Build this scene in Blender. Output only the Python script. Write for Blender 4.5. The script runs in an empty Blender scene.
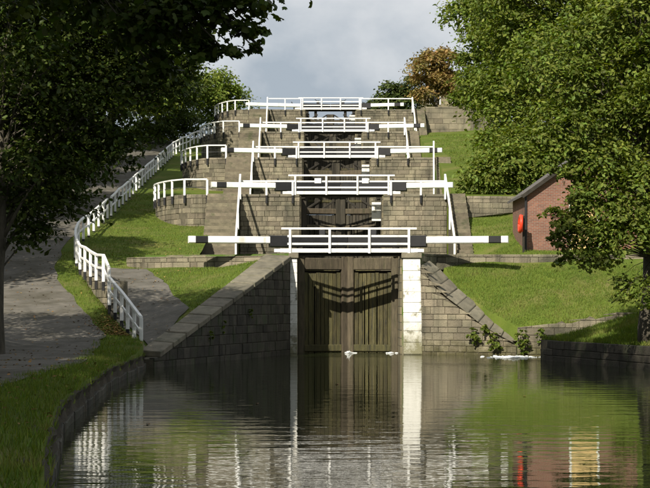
import bpy, bmesh, math, random
import numpy as np
from mathutils import Vector, Matrix
R = math.radians
scene = bpy.context.scene
col = scene.collection

# ------------------------------------------------------------------ camera
cam_d = bpy.data.cameras.new('camera'); cam = bpy.data.objects.new('camera', cam_d); col.objects.link(cam)
CAMZ = 2.13
cam.location = (0, 0, CAMZ); cam.rotation_euler = (R(90), 0, 0)
cam_d.sensor_width = 36.0; cam_d.lens = 1800 / 650 * 36.0
cam_d.shift_x = 11 / 650; cam_d.shift_y = 59 / 650
cam_d.clip_start = 0.1; cam_d.clip_end = 6000
scene.camera = cam

# ------------------------------------------------------------------ sky and sun
SUN_AZ, SUN_EL = 24.0, 36.0          # degrees left of straight behind the camera, height
w = bpy.data.worlds.new('World'); scene.world = w; w.use_nodes = True
nt = w.node_tree; nt.nodes.clear()
def N(t, **kw):
    n = nt.nodes.new(t)
    for k, v in kw.items(): setattr(n, k, v)
    return n
out = N('ShaderNodeOutputWorld'); bg = N('ShaderNodeBackground'); bg.inputs['Strength'].default_value = 0.066
sky = N('ShaderNodeTexSky', sky_type='NISHITA'); sky.sun_disc = False
sky.sun_elevation = R(SUN_EL); sky.sun_rotation = R(180 + SUN_AZ); sky.air_density = 1.0; sky.dust_density = 1.2
tc = N('ShaderNodeTexCoord'); mp = N('ShaderNodeMapping'); mp.inputs['Scale'].default_value = (1, 1, 1.5)
mp.inputs['Location'].default_value = (1.7, 0.4, 0.3)
nz = N('ShaderNodeTexNoise'); nz.inputs['Scale'].default_value = 7.5; nz.inputs['Detail'].default_value = 7; nz.inputs['Roughness'].default_value = .52
nz.inputs['Distortion'].default_value = .15
nz2 = N('ShaderNodeTexNoise'); nz2.inputs['Scale'].default_value = 5; nz2.inputs['Detail'].default_value = 5
cr = N('ShaderNodeValToRGB'); cr.color_ramp.elements[0].position = .38; cr.color_ramp.elements[1].position = .62
cr.color_ramp.elements[0].color = (4.3, 4.95, 5.65, 1); cr.color_ramp.elements[1].color = (8.8, 8.9, 9.0, 1)
mr = N('ShaderNodeMapRange'); mr.inputs['From Min'].default_value = .3; mr.inputs['From Max'].default_value = .5
mr.inputs['To Min'].default_value = .72; mr.inputs['To Max'].default_value = .97
mx = N('ShaderNodeMixRGB')
L = nt.links.new
L(tc.outputs['Generated'], mp.inputs['Vector']); L(mp.outputs[0], nz.inputs['Vector']); L(mp.outputs[0], nz2.inputs['Vector'])
L(nz.outputs['Fac'], cr.inputs['Fac']); L(nz2.outputs['Fac'], mr.inputs['Value'])
L(mr.outputs[0], mx.inputs['Fac']); L(sky.outputs[0], mx.inputs['Color1']); L(cr.outputs['Color'], mx.inputs['Color2'])
L(mx.outputs[0], bg.inputs['Color']); L(bg.outputs[0], out.inputs['Surface'])

sd = bpy.data.lights.new('sun', 'SUN'); sun = bpy.data.objects.new('sun', sd); col.objects.link(sun)
sd.energy = 5.0; sd.angle = R(.5); sd.color = (1, .93, .80)
tosun = Vector((-math.sin(R(SUN_AZ)) * math.cos(R(SUN_EL)), -math.cos(R(SUN_AZ)) * math.cos(R(SUN_EL)), math.sin(R(SUN_EL))))
sun.rotation_euler = (-tosun).to_track_quat('-Z', 'Y').to_euler()
sun.location = tosun * 60
vs = scene.view_settings; vs.view_transform = 'Standard'; vs.look = 'None'; vs.gamma = 1; vs.use_curve_mapping = False
vs.exposure = 0.52
scene.render.engine = 'CYCLES'
try:
    scene.cycles.use_denoising = True; scene.cycles.denoiser = 'OPENIMAGEDENOISE'
    scene.cycles.denoising_input_passes = 'RGB_ALBEDO_NORMAL'
except Exception: pass
scene.cycles.max_bounces = 6; scene.cycles.transparent_max_bounces = 4

# ------------------------------------------------------------------ materials
def mat(name, c1, c2=None, scale=3.0, rough=.85, bump=0.0, bscale=25.0, c3=None, c3scale=1.2, c3lo=.55, c3hi=.7, rnd=0.0,
        island=0.0, trans=0.0, spec=.3, stretch=None, metallic=0.0, zstain=None, streak=None):
    m = bpy.data.materials.new(name); m.use_nodes = True
    t = m.node_tree; b = t.nodes['Principled BSDF']; ln = t.links.new
    b.inputs['Roughness'].default_value = rough; b.inputs['Specular IOR Level'].default_value = spec
    b.inputs['Metallic'].default_value = metallic
    if c2 is None: c2 = tuple(x * .8 for x in c1)
    g = t.nodes.new('ShaderNodeNewGeometry')
    vec = g.outputs['Position']
    if stretch:
        mpn = t.nodes.new('ShaderNodeMapping'); mpn.inputs['Scale'].default_value = stretch; ln(vec, mpn.inputs['Vector']); vec = mpn.outputs[0]
    n1 = t.nodes.new('ShaderNodeTexNoise'); n1.inputs['Scale'].default_value = scale; n1.inputs['Detail'].default_value = 6; n1.inputs['Roughness'].default_value = .62
    ln(vec, n1.inputs['Vector'])
    r = t.nodes.new('ShaderNodeValToRGB'); r.color_ramp.elements[0].position = .32; r.color_ramp.elements[1].position = .68
    r.color_ramp.elements[0].color = (*c2, 1); r.color_ramp.elements[1].color = (*c1, 1)
    ln(n1.outputs['Fac'], r.inputs['Fac']); cc = r.outputs['Color']
    if c3:
        n3 = t.nodes.new('ShaderNodeTexNoise'); n3.inputs['Scale'].default_value = c3scale; n3.inputs['Detail'].default_value = 5; n3.inputs['Roughness'].default_value = .65
        ln(vec, n3.inputs['Vector'])
        q = t.nodes.new('ShaderNodeMapRange'); q.inputs['From Min'].default_value = c3lo; q.inputs['From Max'].default_value = c3hi
        ln(n3.outputs['Fac'], q.inputs['Value'])
        x = t.nodes.new('ShaderNodeMixRGB'); x.inputs['Color2'].default_value = (*c3, 1); ln(q.outputs[0], x.inputs['Fac']); ln(cc, x.inputs['Color1']); cc = x.outputs[0]
    if streak:           # dirt run down the face by rain
        kc, klo, khi = streak
        km = t.nodes.new('ShaderNodeMapping'); km.inputs['Scale'].default_value = (2.2, 2.2, .16); ln(g.outputs['Position'], km.inputs['Vector'])
        kn = t.nodes.new('ShaderNodeTexNoise'); kn.inputs['Scale'].default_value = 1.0; kn.inputs['Detail'].default_value = 7; kn.inputs['Roughness'].default_value = .7; ln(km.outputs[0], kn.inputs['Vector'])
        kq = t.nodes.new('ShaderNodeMapRange'); kq.inputs['From Min'].default_value = klo; kq.inputs['From Max'].default_value = khi; kq.inputs['To Max'].default_value = .85; ln(kn.outputs['Fac'], kq.inputs['Value'])
        kx = t.nodes.new('ShaderNodeMixRGB'); kx.inputs['Color2'].default_value = (*kc, 1); ln(kq.outputs[0], kx.inputs['Fac']); ln(cc, kx.inputs['Color1']); cc = kx.outputs[0]
    if zstain:           # damp algae and dirt creeping up from the waterline
        z0, z1, zc = zstain
        sp = t.nodes.new('ShaderNodeSeparateXYZ'); ln(g.outputs['Position'], sp.inputs[0])
        zn = t.nodes.new('ShaderNodeTexNoise'); zn.inputs['Scale'].default_value = 2.6; zn.inputs['Detail'].default_value = 6; zn.inputs['Roughness'].default_value = .7; ln(g.outputs['Position'], zn.inputs['Vector'])
        zo = t.nodes.new('ShaderNodeMath'); zo.operation = 'MULTIPLY_ADD'; zo.inputs[1].default_value = (z1 - z0) * 2.6; ln(zn.outputs['Fac'], zo.inputs[0])
        zo.inputs[2].default_value = -(z1 - z0) * 1.3
        za = t.nodes.new('ShaderNodeMath'); za.operation = 'ADD'; ln(sp.outputs['Z'], za.inputs[0]); ln(zo.outputs[0], za.inputs[1])
        zq = t.nodes.new('ShaderNodeMapRange'); zq.inputs['From Min'].default_value = z0; zq.inputs['From Max'].default_value = z1; zq.inputs['To Min'].default_value = .9; zq.inputs['To Max'].default_value = 0
        ln(za.outputs[0], zq.inputs['Value'])
        zx = t.nodes.new('ShaderNodeMixRGB'); zx.inputs['Color2'].default_value = (*zc, 1); ln(zq.outputs[0], zx.inputs['Fac']); ln(cc, zx.inputs['Color1']); cc = zx.outputs[0]
    if rnd or island:
        if rnd:
            oi = t.nodes.new('ShaderNodeObjectInfo'); src = oi.outputs['Random']; amt = rnd
        else:
            src = g.outputs['Random Per Island']; amt = island
        q = t.nodes.new('ShaderNodeMapRange'); q.inputs['To Min'].default_value = 1 - amt; q.inputs['To Max'].default_value = 1 + amt
        ln(src, q.inputs['Value'])
        hs = t.nodes.new('ShaderNodeHueSaturation'); ln(q.outputs[0], hs.inputs['Value']); ln(cc, hs.inputs['Color'])
        q2 = t.nodes.new('ShaderNodeMath'); q2.operation = 'MULTIPLY_ADD'; q2.inputs[1].default_value = .05 * (1 if island else .35); q2.inputs[2].default_value = .5 - .025 * (1 if island else .35)
        fr = t.nodes.new('ShaderNodeMath'); fr.operation = 'FRACT'; ml = t.nodes.new('ShaderNodeMath'); ml.operation = 'MULTIPLY'; ml.inputs[1].default_value = 7.31
        ln(src, ml.inputs[0]); ln(ml.outputs[0], fr.inputs[0]); ln(fr.outputs[0], q2.inputs[0]); ln(q2.outputs[0], hs.inputs['Hue']); cc = hs.outputs['Color']
    ln(cc, b.inputs['Base Color'])
    if bump:
        nb = t.nodes.new('ShaderNodeTexNoise'); nb.inputs['Scale'].default_value = bscale; nb.inputs['Detail'].default_value = 4; ln(vec, nb.inputs['Vector'])
        bp = t.nodes.new('ShaderNodeBump'); bp.inputs['Strength'].default_value = bump; bp.inputs['Distance'].default_value = .05
        ln(nb.outputs['Fac'], bp.inputs['Height']); ln(bp.outputs[0], b.inputs['Normal'])
    if trans:
        tr = t.nodes.new('ShaderNodeBsdfTranslucent'); ms = t.nodes.new('ShaderNodeMixShader'); ms.inputs['Fac'].default_value = trans
        hs2 = t.nodes.new('ShaderNodeHueSaturation'); hs2.inputs['Saturation'].default_value = 1.2; hs2.inputs['Value'].default_value = 1.5
        ln(cc, hs2.inputs['Color']); ln(hs2.outputs[0], tr.inputs['Color'])
        ln(b.outputs[0], ms.inputs[1]); ln(tr.outputs[0], ms.inputs[2]); ln(ms.outputs[0], t.nodes['Material Output'].inputs['Surface'])
    return m

M = {}
M['stone'] = mat('stone', (.255, .222, .155), (.155, .138, .098), 3.2, .92, .6, 20, c3=(.085, .08, .058), c3scale=.8, c3lo=.46, c3hi=.66, rnd=.24, zstain=(.05, .75, (.06, .055, .022)), streak=((.062, .058, .042), .5, .66))
M['stone_dark'] = mat('stone_dark', (.068, .06, .046), (.032, .029, .022), 2.3, .85, .55, 18, c3=(.04, .05, .024), c3scale=1.6, c3lo=.5, c3hi=.7, rnd=.35, streak=((.12, .112, .09), .62, .74))  # wet stone, coloured darker still to deepen the shade on these walls
M['mortar'] = mat('mortar', (.13, .115, .082), (.075, .067, .048), 4, .95, .5, 30)
M['coping'] = mat('coping', (.20, .178, .13), (.115, .104, .078), 2.5, .9, .4, 25, c3=(.09, .088, .06), c3scale=1.5, rnd=.2)
M['step'] = mat('step_stone', (.185, .16, .11), (.105, .093, .066), 3, .9, .4, 25, c3=(.07, .08, .04), rnd=.22)
M['paving'] = mat('lockside_paving', (.20, .18, .12), (.12, .11, .075), 1.5, .95, .4, 20, c3=(.07, .12, .02), c3scale=.6, c3lo=.45, c3hi=.55)
M['grass'] = mat('grass', (.108, .142, .024), (.07, .105, .016), .9, .95, .8, 30, c3=(.155, .145, .05), c3scale=.5, c3lo=.5, c3hi=.7, spec=.1)  # sheet darker than the blades: thatch, plus painted shade between them
M['blade'] = mat('grass_blade', (.135, .18, .028), (.08, .125, .017), .7, .7, 0, c3=(.19, .175, .06), c3scale=.55, c3lo=.52, c3hi=.72, island=.4, trans=.25, spec=.2)
M['path'] = mat('path_asphalt', (.165, .15, .125), (.10, .094, .08), 2.6, .95, .6, 40, c3=(.075, .068, .05), c3scale=.5, c3lo=.44, c3hi=.64)
M['soil'] = mat('soil', (.06, .048, .03), (.03, .026, .018), 3, .95, .6, 20)
M['white'] = mat('white_paint', (.80, .80, .78), (.70, .70, .67), 3, .6, .15, 30, c3=(.30, .28, .23), c3scale=7, c3lo=.64, c3hi=.72, streak=((.5, .49, .43), .56, .7))
M['oldwhite'] = mat('weathered_white_paint', (.80, .79, .74), (.66, .65, .58), 4, .75, .3, 20, c3=(.22, .21, .15), c3scale=2.6, c3lo=.56, c3hi=.68, zstain=(.1, 1.5, (.13, .12, .045)))
M['black'] = mat('black_paint', (.018, .018, .02), (.012, .012, .013), 3, .5, .1, 30)
M['timber'] = mat('weathered_timber', (.125, .102, .066), (.06, .05, .034), 3, .85, .6, 30, c3=(.05, .05, .025), c3scale=2, rnd=.25, stretch=(4, 4, .6))
M['timber_green'] = mat('wet_green_timber', (.115, .10, .04), (.05, .047, .02), 3, .6, .5, 25, c3=(.035, .033, .02), c3scale=2.2, c3lo=.5, c3hi=.66, rnd=.3, stretch=(4, 4, .5))
M['dark_timber'] = mat('dark_timber', (.035, .03, .022), (.018, .016, .012), 3, .8, .4, 25)
M['timber_shaded'] = mat('shade_darkened_timber', (.06, .052, .036), (.03, .027, .02), 3, .7, .5, 25, c3=(.085, .075, .045), c3scale=2.2, c3lo=.6, c3hi=.75, rnd=.35, stretch=(4, 4, .5))  # timber darkened in colour for the bridge and beam shadow on upper gates
M['bark'] = mat('bark', (.10, .088, .066), (.045, .04, .03), 5, .95, .9, 14, stretch=(2, 2, .5))
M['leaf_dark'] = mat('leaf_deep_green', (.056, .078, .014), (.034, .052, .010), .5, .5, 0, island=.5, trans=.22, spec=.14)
M['leaf'] = mat('leaf_green', (.15, .185, .036), (.09, .125, .022), .45, .5, 0, island=.5, trans=.3, spec=.14)
M['leaf_light'] = mat('leaf_light_green', (.15, .19, .036), (.10, .14, .024), .6, .55, 0, island=.4, trans=.3, spec=.14)
M['leaf_autumn'] = mat('leaf_autumn', (.30, .185, .07), (.115, .125, .035), .9, .6, 0, island=.4, trans=.3, spec=.2)
M['leaf_olive'] = mat('leaf_olive', (.075, .10, .028), (.045, .066, .018), .6, .6, 0, island=.4, trans=.25, spec=.14)
M['litter'] = mat('fallen_leaf', (.28, .17, .05), (.17, .10, .035), 2, .8, 0, island=.5)
M['red'] = mat('red_plastic', (.75, .06, .025), (.62, .05, .02), 3, .4, 0)
M['cream'] = mat('cream_paint', (.62, .45, .20), (.55, .39, .17), 3, .6, .1, 20)
M['slate'] = mat('roof_slate', (.11, .10, .095), (.07, .065, .06), 3, .8, .4, 20, rnd=.3)
M['foam'] = mat('foam', (.85, .88, .88), (.7, .74, .74), 6, .5, .3, 30)
M['metal'] = mat('dark_iron', (.04, .04, .042), (.025, .025, .027), 4, .5, .2, 30)
M['houseglass'] = mat('window_glass', (.03, .035, .04), (.02, .022, .026), 1, .08, 0, spec=.6)

def brick_mat():
    m = bpy.data.materials.new('red_brick'); m.use_nodes = True; t = m.node_tree; b = t.nodes['Principled BSDF']; ln = t.links.new
    tcn = t.nodes.new('ShaderNodeTexCoord')
    sep = t.nodes.new('ShaderNodeSeparateXYZ'); ln(tcn.outputs['Object'], sep.inputs[0])
    ad = t.nodes.new('ShaderNodeMath'); ad.operation = 'ADD'; ln(sep.outputs['X'], ad.inputs[0]); ln(sep.outputs['Y'], ad.inputs[1])
    cb = t.nodes.new('ShaderNodeCombineXYZ'); ln(ad.outputs[0], cb.inputs['X']); ln(sep.outputs['Z'], cb.inputs['Y'])
    bt = t.nodes.new('ShaderNodeTexBrick'); ln(cb.outputs[0], bt.inputs['Vector'])
    bt.inputs['Scale'].default_value = 1; bt.inputs['Brick Width'].default_value = .23; bt.inputs['Row Height'].default_value = .078; bt.inputs['Mortar Size'].default_value = .009
    bt.inputs['Color1'].default_value = (.22, .088, .054, 1); bt.inputs['Color2'].default_value = (.14, .058, .04, 1); bt.inputs['Mortar'].default_value = (.20, .175, .14, 1)
    n = t.nodes.new('ShaderNodeTexNoise'); n.inputs['Scale'].default_value = 1.3; n.inputs['Detail'].default_value = 5; ln(tcn.outputs['Object'], n.inputs['Vector'])
    hv = t.nodes.new('ShaderNodeHueSaturation'); q = t.nodes.new('ShaderNodeMapRange'); q.inputs['To Min'].default_value = .6; q.inputs['To Max'].default_value = 1.4
    ln(n.outputs['Fac'], q.inputs['Value']); ln(q.outputs[0], hv.inputs['Value']); ln(bt.outputs['Color'], hv.inputs['Color']); ln(hv.outputs[0], b.inputs['Base Color'])
    bp = t.nodes.new('ShaderNodeBump'); bp.invert = True; bp.inputs['Strength'].default_value = .5; bp.inputs['Distance'].default_value = .01
    ln(bt.outputs['Fac'], bp.inputs['Height']); ln(bp.outputs[0], b.inputs['Normal']); b.inputs['Roughness'].default_value = .9
    return m
M['brick'] = brick_mat()

def ashlar_mat():            # far masonry and chamber sides, too far for single stones
    m = bpy.data.materials.new('ashlar'); m.use_nodes = True; t = m.node_tree; b = t.nodes['Principled BSDF']; ln = t.links.new
    g = t.nodes.new('ShaderNodeNewGeometry'); sep = t.nodes.new('ShaderNodeSeparateXYZ'); ln(g.outputs['Position'], sep.inputs[0])
    ad = t.nodes.new('ShaderNodeMath'); ad.operation = 'ADD'; ln(sep.outputs['X'], ad.inputs[0]); ln(sep.outputs['Y'], ad.inputs[1])
    cb = t.nodes.new('ShaderNodeCombineXYZ'); ln(ad.outputs[0], cb.inputs['X']); ln(sep.outputs['Z'], cb.inputs['Y'])
    bt = t.nodes.new('ShaderNodeTexBrick'); ln(cb.outputs[0], bt.inputs['Vector'])
    bt.inputs['Scale'].default_value = 1; bt.inputs['Brick Width'].default_value = .7; bt.inputs['Row Height'].default_value = .33; bt.inputs['Mortar Size'].default_value = .015
    bt.inputs['Color1'].default_value = (.22, .185, .11, 1); bt.inputs['Color2'].default_value = (.13, .115, .075, 1); bt.inputs['Mortar'].default_value = (.06, .055, .04, 1)
    n = t.nodes.new('ShaderNodeTexNoise'); n.inputs['Scale'].default_value = 1.2; n.inputs['Detail'].default_value = 6; ln(g.outputs['Position'], n.inputs['Vector'])
    q = t.nodes.new('ShaderNodeMapRange'); q.inputs['To Min'].default_value = .45; q.inputs['To Max'].default_value = 1.45; ln(n.outputs['Fac'], q.inputs['Value'])
    hv = t.nodes.new('ShaderNodeHueSaturation'); ln(q.outputs[0], hv.inputs['Value']); ln(bt.outputs['Color'], hv.inputs['Color']); ln(hv.outputs[0], b.inputs['Base Color'])
    bp = t.nodes.new('ShaderNodeBump'); bp.invert = True; bp.inputs['Strength'].default_value = .6; bp.inputs['Distance'].default_value = .03
    ln(bt.outputs['Fac'], bp.inputs['Height']); ln(bp.outputs[0], b.inputs['Normal']); b.inputs['Roughness'].default_value = .92
    return m
M['ashlar'] = ashlar_mat()

def water_mat():
    m = bpy.data.materials.new('canal_water'); m.use_nodes = True; t = m.node_tree; b = t.nodes['Principled BSDF']; ln = t.links.new
    b.inputs['Base Color'].default_value = (.020, .026, .010, 1); b.inputs['Roughness'].default_value = .02; b.inputs['IOR'].default_value = 1.33
    g = t.nodes.new('ShaderNodeNewGeometry')
    def noise(sc, scale, det):
        mpn = t.nodes.new('ShaderNodeMapping'); mpn.inputs['Scale'].default_value = sc; ln(g.outputs['Position'], mpn.inputs['Vector'])
        n = t.nodes.new('ShaderNodeTexNoise'); n.inputs['Scale'].default_value = scale; n.inputs['Detail'].default_value = det; n.inputs['Roughness'].default_value = .5
        ln(mpn.outputs[0], n.inputs['Vector']); return n.outputs['Fac']
    a = noise((.35, 1, 1), 1.6, 3); c = noise((.55, 1, 1), 5.5, 2); pch = noise((.2, .09, 1), 1.0, 2)
    sep = t.nodes.new('ShaderNodeSeparateXYZ'); ln(g.outputs['Position'], sep.inputs[0])
    q = t.nodes.new('ShaderNodeMapRange'); q.inputs['From Min'].default_value = 52; q.inputs['From Max'].default_value = 70; q.inputs['To Min'].default_value = .6; q.inputs['To Max'].default_value = 4.0
    ln(sep.outputs['Y'], q.inputs['Value'])
    def mth(op, x, y):
        k = t.nodes.new('ShaderNodeMath'); k.operation = op
        for i, v in enumerate((x, y)):
            if isinstance(v, (int, float)): k.inputs[i].default_value = v
            else: ln(v, k.inputs[i])
        return k.outputs[0]
    h = mth('ADD', a, mth('MULTIPLY', c, .2))
    amp = mth('MULTIPLY', q.outputs[0], mth('ADD', .25, mth('MULTIPLY', pch, 1.5)))
    h = mth('MULTIPLY', h, amp)
    bp = t.nodes.new('ShaderNodeBump'); bp.inputs['Strength'].default_value = 1; bp.inputs['Distance'].default_value = .013
    ln(h, bp.inputs['Height']); ln(bp.outputs[0], b.inputs['Normal'])
    return m
M['water'] = water_mat()

# ------------------------------------------------------------------ helpers
def tag(o, label=None, cat=None, group=None, kind=None):
    if label: o['label'] = label
    if cat: o['category'] = cat
    if group: o['group'] = group
    if kind: o['kind'] = kind
    return o
def empty(name, loc=(0, 0, 0)):
    o = bpy.data.objects.new(name, None); o.location = loc; col.objects.link(o); return o
def link(name, me, m, parent=None):
    o = bpy.data.objects.new(name, me)
    if m and len(me.materials) == 0: me.materials.append(m)
    col.objects.link(o)
    if parent is not None:
        o.parent = parent; o.location = -Vector(parent.location)
    return o
class MB:
    def __init__(s): s.v = []; s.f = []; s.sm = []
    def hexa(s, p):          # 8 points: bottom ring 0-3 (ccw seen from above), top ring 4-7
        o = len(s.v); s.v += [tuple(q) for q in p]
        for f in ((3, 2, 1, 0), (4, 5, 6, 7), (0, 1, 5, 4), (1, 2, 6, 5), (2, 3, 7, 6), (3, 0, 4, 7)): s.f.append(tuple(o + i for i in f)); s.sm.append(False)
        return s
    def box(s, x0, x1, y0, y1, z0, z1):
        return s.hexa([(x0, y0, z0), (x1, y0, z0), (x1, y1, z0), (x0, y1, z0), (x0, y0, z1), (x1, y0, z1), (x1, y1, z1), (x0, y1, z1)])
    def bar(s, a, b, wd, ht=None, up=(0, 0, 1), ch=.12):
        a = Vector(a); b = Vector(b); ht = ht or wd; d = (b - a).normalized(); u = Vector(up)
        if abs(d.dot(u)) > .95: u = Vector((0, 1, 0))
        r = d.cross(u).normalized(); u = r.cross(d).normalized(); c = min(wd, ht) * ch
        prof = [(-wd/2 + c, -ht/2), (wd/2 - c, -ht/2), (wd/2, -ht/2 + c), (wd/2, ht/2 - c), (wd/2 - c, ht/2), (-wd/2 + c, ht/2), (-wd/2, ht/2 - c), (-wd/2, -ht/2 + c)]
        o = len(s.v)
        for q in (a, b):
            for x, y in prof: s.v.append(tuple(q + r * x + u * y))
        n = 8
        for i in range(n): s.f.append((o + i, o + (i + 1) % n, o + n + (i + 1) % n, o + n + i)); s.sm.append(False)
        s.f.append(tuple(o + n - 1 - i for i in range(n))); s.f.append(tuple(o + n + i for i in range(n))); s.sm += [False, False]
        return s
    def tube(s, pts, rad, seg=8, cap=True):
        pts = [Vector(p) for p in pts]; o = len(s.v); prev = None
        for i, p in enumerate(pts):
            d = (pts[min(i + 1, len(pts) - 1)] - pts[max(i - 1, 0)]).normalized()
            u = Vector((0, 0, 1)) if abs(d.z) < .9 else Vector((1, 0, 0))
            if prev is not None: u = prev
            r = d.cross(u).normalized(); u = r.cross(d).normalized(); prev = u
            rr = rad[i] if hasattr(rad, '__len__') else rad
            for k in range(seg):
                a = 2 * math.pi * k / seg; s.v.append(tuple(p + (r * math.cos(a) + u * math.sin(a)) * rr))
        for i in range(len(pts) - 1):
            for k in range(seg):
                s.f.append((o + i * seg + k, o + i * seg + (k + 1) % seg, o + (i + 1) * seg + (k + 1) % seg, o + (i + 1) * seg + k)); s.sm.append(True)
        if cap:
            s.f.append(tuple(o + seg - 1 - k for k in range(seg))); e = o + (len(pts) - 1) * seg; s.f.append(tuple(e + k for k in range(seg))); s.sm += [False, False]
        return s
    def prism(s, poly, z0, z1):          # ccw polygon
        o = len(s.v); n = len(poly)
        for x, y in poly: s.v.append((x, y, z0))
        for i, (x, y) in enumerate(poly): s.v.append((x, y, z1[i] if hasattr(z1, '__len__') else z1))
        s.f.append(tuple(o + n - 1 - i for i in range(n))); s.f.append(tuple(o + n + i for i in range(n))); s.sm += [False, False]
        for i in range(n): s.f.append((o + i, o + (i + 1) % n, o + n + (i + 1) % n, o + n + i)); s.sm.append(False)
        return s
    def build(s, name, m, parent=None):
        me = bpy.data.meshes.new(name); me.from_pydata(s.v, [], s.f); me.polygons.foreach_set('use_smooth', s.sm); me.update()
        bm = bmesh.new(); bm.from_mesh(me); bmesh.ops.recalc_face_normals(bm, faces=bm.faces); bm.to_mesh(me); bm.free()
        return link(name, me, m, parent)

def arr_mesh(name, V, loops_per, nface, idx, m, parent=None, smooth=False):
    me = bpy.data.meshes.new(name)
    me.vertices.add(len(V)); me.vertices.foreach_set('co', np.ascontiguousarray(V, dtype=np.float32).ravel())
    me.loops.add(len(idx)); me.loops.foreach_set('vertex_index', np.ascontiguousarray(idx, dtype=np.int32))
    me.polygons.add(nface); me.polygons.foreach_set('loop_start', np.arange(nface, dtype=np.int32) * loops_per)
    if smooth: me.polygons.foreach_set('use_smooth', np.ones(nface, dtype=bool))
    me.update(calc_edges=True)
    return link(name, me, m, parent)

class Poly:                    # polyline with arc length
    def __init__(s, pts):
        s.p = [Vector((x, y)) for x, y in pts]; s.l = [0.0]
        for a, b in zip(s.p, s.p[1:]): s.l.append(s.l[-1] + (b - a).length)
        s.len = s.l[-1]
    def at(s, t):
        t = max(0, min(s.len, t))
        for i in range(len(s.p) - 1):
            if t <= s.l[i + 1] + 1e-9:
                k = (t - s.l[i]) / max(1e-9, s.l[i + 1] - s.l[i]); d = (s.p[i + 1] - s.p[i]).normalized()
                return s.p[i].lerp(s.p[i + 1], k), d
        return s.p[-1], (s.p[-1] - s.p[-2]).normalized()
def pw(xs, ys): return lambda x: float(np.interp(x, xs, ys))

def stone_wall(name, label, pts, side, zbot, ztop, ch=.33, bl=.62, seed=1, m='stone', core='mortar', thick=.45, cat='wall', group=None, kind=None):
    """a mortar core with every block a child; side=+1 puts the face on the right of the path direction"""
    rng = random.Random(seed); P = Poly(pts)
    nrm = lambda d: Vector((d.y, -d.x)) * side
    cm = MB(); ss = sorted(set([x for x in P.l] + [P.len * i / 24 for i in range(25)]))
    for a, b in zip(ss, ss[1:]):
        if b - a < .02: continue
        pa, _ = P.at(a); pb, d = P.at((a + b) / 2); pb, _ = P.at(b); n = nrm(d)
        q = [pa - n * thick, pb - n * thick, pb - n * .03, pa - n * .03]
        za, zb, ta, tb = zbot(a), zbot(b), ztop(a) - .02, ztop(b) - .02
        if max(ta - za, tb - zb) < .02: continue
        cm.hexa([(q[0].x, q[0].y, za), (q[1].x, q[1].y, zb), (q[2].x, q[2].y, zb), (q[3].x, q[3].y, za), (q[0].x, q[0].y, max(ta, za + .01)), (q[1].x, q[1].y, max(tb, zb + .01)), (q[2].x, q[2].y, max(tb, zb + .01)), (q[3].x, q[3].y, max(ta, za + .01))])
    root = cm.build(name, M[core]); tag(root, label, cat, group, kind)
    zlo = min(zbot(s) for s in ss); zhi = max(ztop(s) for s in ss); z = zlo; g = .007
    while z < zhi - .03:
        h = ch * rng.uniform(.75, 1.25); s = -rng.uniform(0, bl * .8)
        while s < P.len - .02:
            l = bl * rng.choice((.6, .85, 1.0, 1.2, 1.5)); s0 = max(0, s); s1 = min(P.len, s + l)
            if P.len - s1 < .15: s1 = P.len
            s += l
            if s1 - s0 < .06: continue
            a0, a1 = s0 + g, s1 - g
            za, zb = max(z, zbot(a0)), max(z, zbot(a1)); ta, tb = min(z + h, ztop(a0)), min(z + h, ztop(a1))
            if max(ta - za, tb - zb) < .06: s = max(s, s1); continue
            ta = max(ta, za + .025); tb = max(tb, zb + .025)
            za += g; zb += g; ta -= g; tb -= g
            (pa, d0), (pb, d1) = P.at(a0), P.at(a1); n = nrm((pb - pa).normalized() if (pb - pa).length > .01 else d0)
            pr = rng.uniform(-.006, .028); e = .022
            V = []
            for off, ins in ((-.16, 0), (pr - .014, 0), (pr, e)):
                for (p, zz, du, dz) in ((pa, za, 1, 1), (pb, zb, -1, 1), (pb, tb, -1, -1), (pa, ta, 1, -1)):
                    dd = (pb - pa).normalized(); q = p + dd * du * ins + n * (off + rng.uniform(-.004, .004))
                    V.append((q.x, q.y, zz + dz * ins * .8))
            F = []
            for r0 in (0, 4):
                for i in range(4): F.append((r0 + i, r0 + (i + 1) % 4, r0 + 4 + (i + 1) % 4, r0 + 4 + i))
            F.append((8, 9, 10, 11))
            if side < 0: F = [tuple(reversed(f)) for f in F]
            me = bpy.data.meshes.new('stone'); me.from_pydata(V, [], F); me.update(); link('stone', me, M[m], root)
        z += h
    return root

def coping(name_parent, front, back, n, thick=.2, m='coping', seed=0, tuck=0.0):
    """slabs between a front and a back edge (lists of xyz), children of the wall"""
    rng = random.Random(seed)
    def res(pl, t):
        pl = [Vector(p) for p in pl]; ls = [0]
        for a, b in zip(pl, pl[1:]): ls.append(ls[-1] + (b - a).length)
        x = t * ls[-1]
        for i in range(len(pl) - 1):
            if x <= ls[i + 1] + 1e-6: return pl[i].lerp(pl[i + 1], (x - ls[i]) / max(1e-6, ls[i + 1] - ls[i]))
        return pl[-1]
    for i in range(n):
        t0, t1 = i / n + .004, (i + 1) / n - .004; dz = rng.uniform(-.012, .012)
        a, b, c, d = res(front, t0), res(front, t1), res(back, t1), res(back, t0); up = Vector((0, 0, dz)); dn = Vector((0, 0, -thick))
        mb = MB(); tk = Vector((tuck * .6, tuck, 0)); mb.hexa([a + dn + tk, b + dn + tk, c + dn, d + dn, a + up, b + up, c + up, d + up]); o = mb.build('coping_stone', M[m], name_parent)
        bv = o.modifiers.new('b', 'BEVEL'); bv.width = .02; bv.segments = 1

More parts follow.
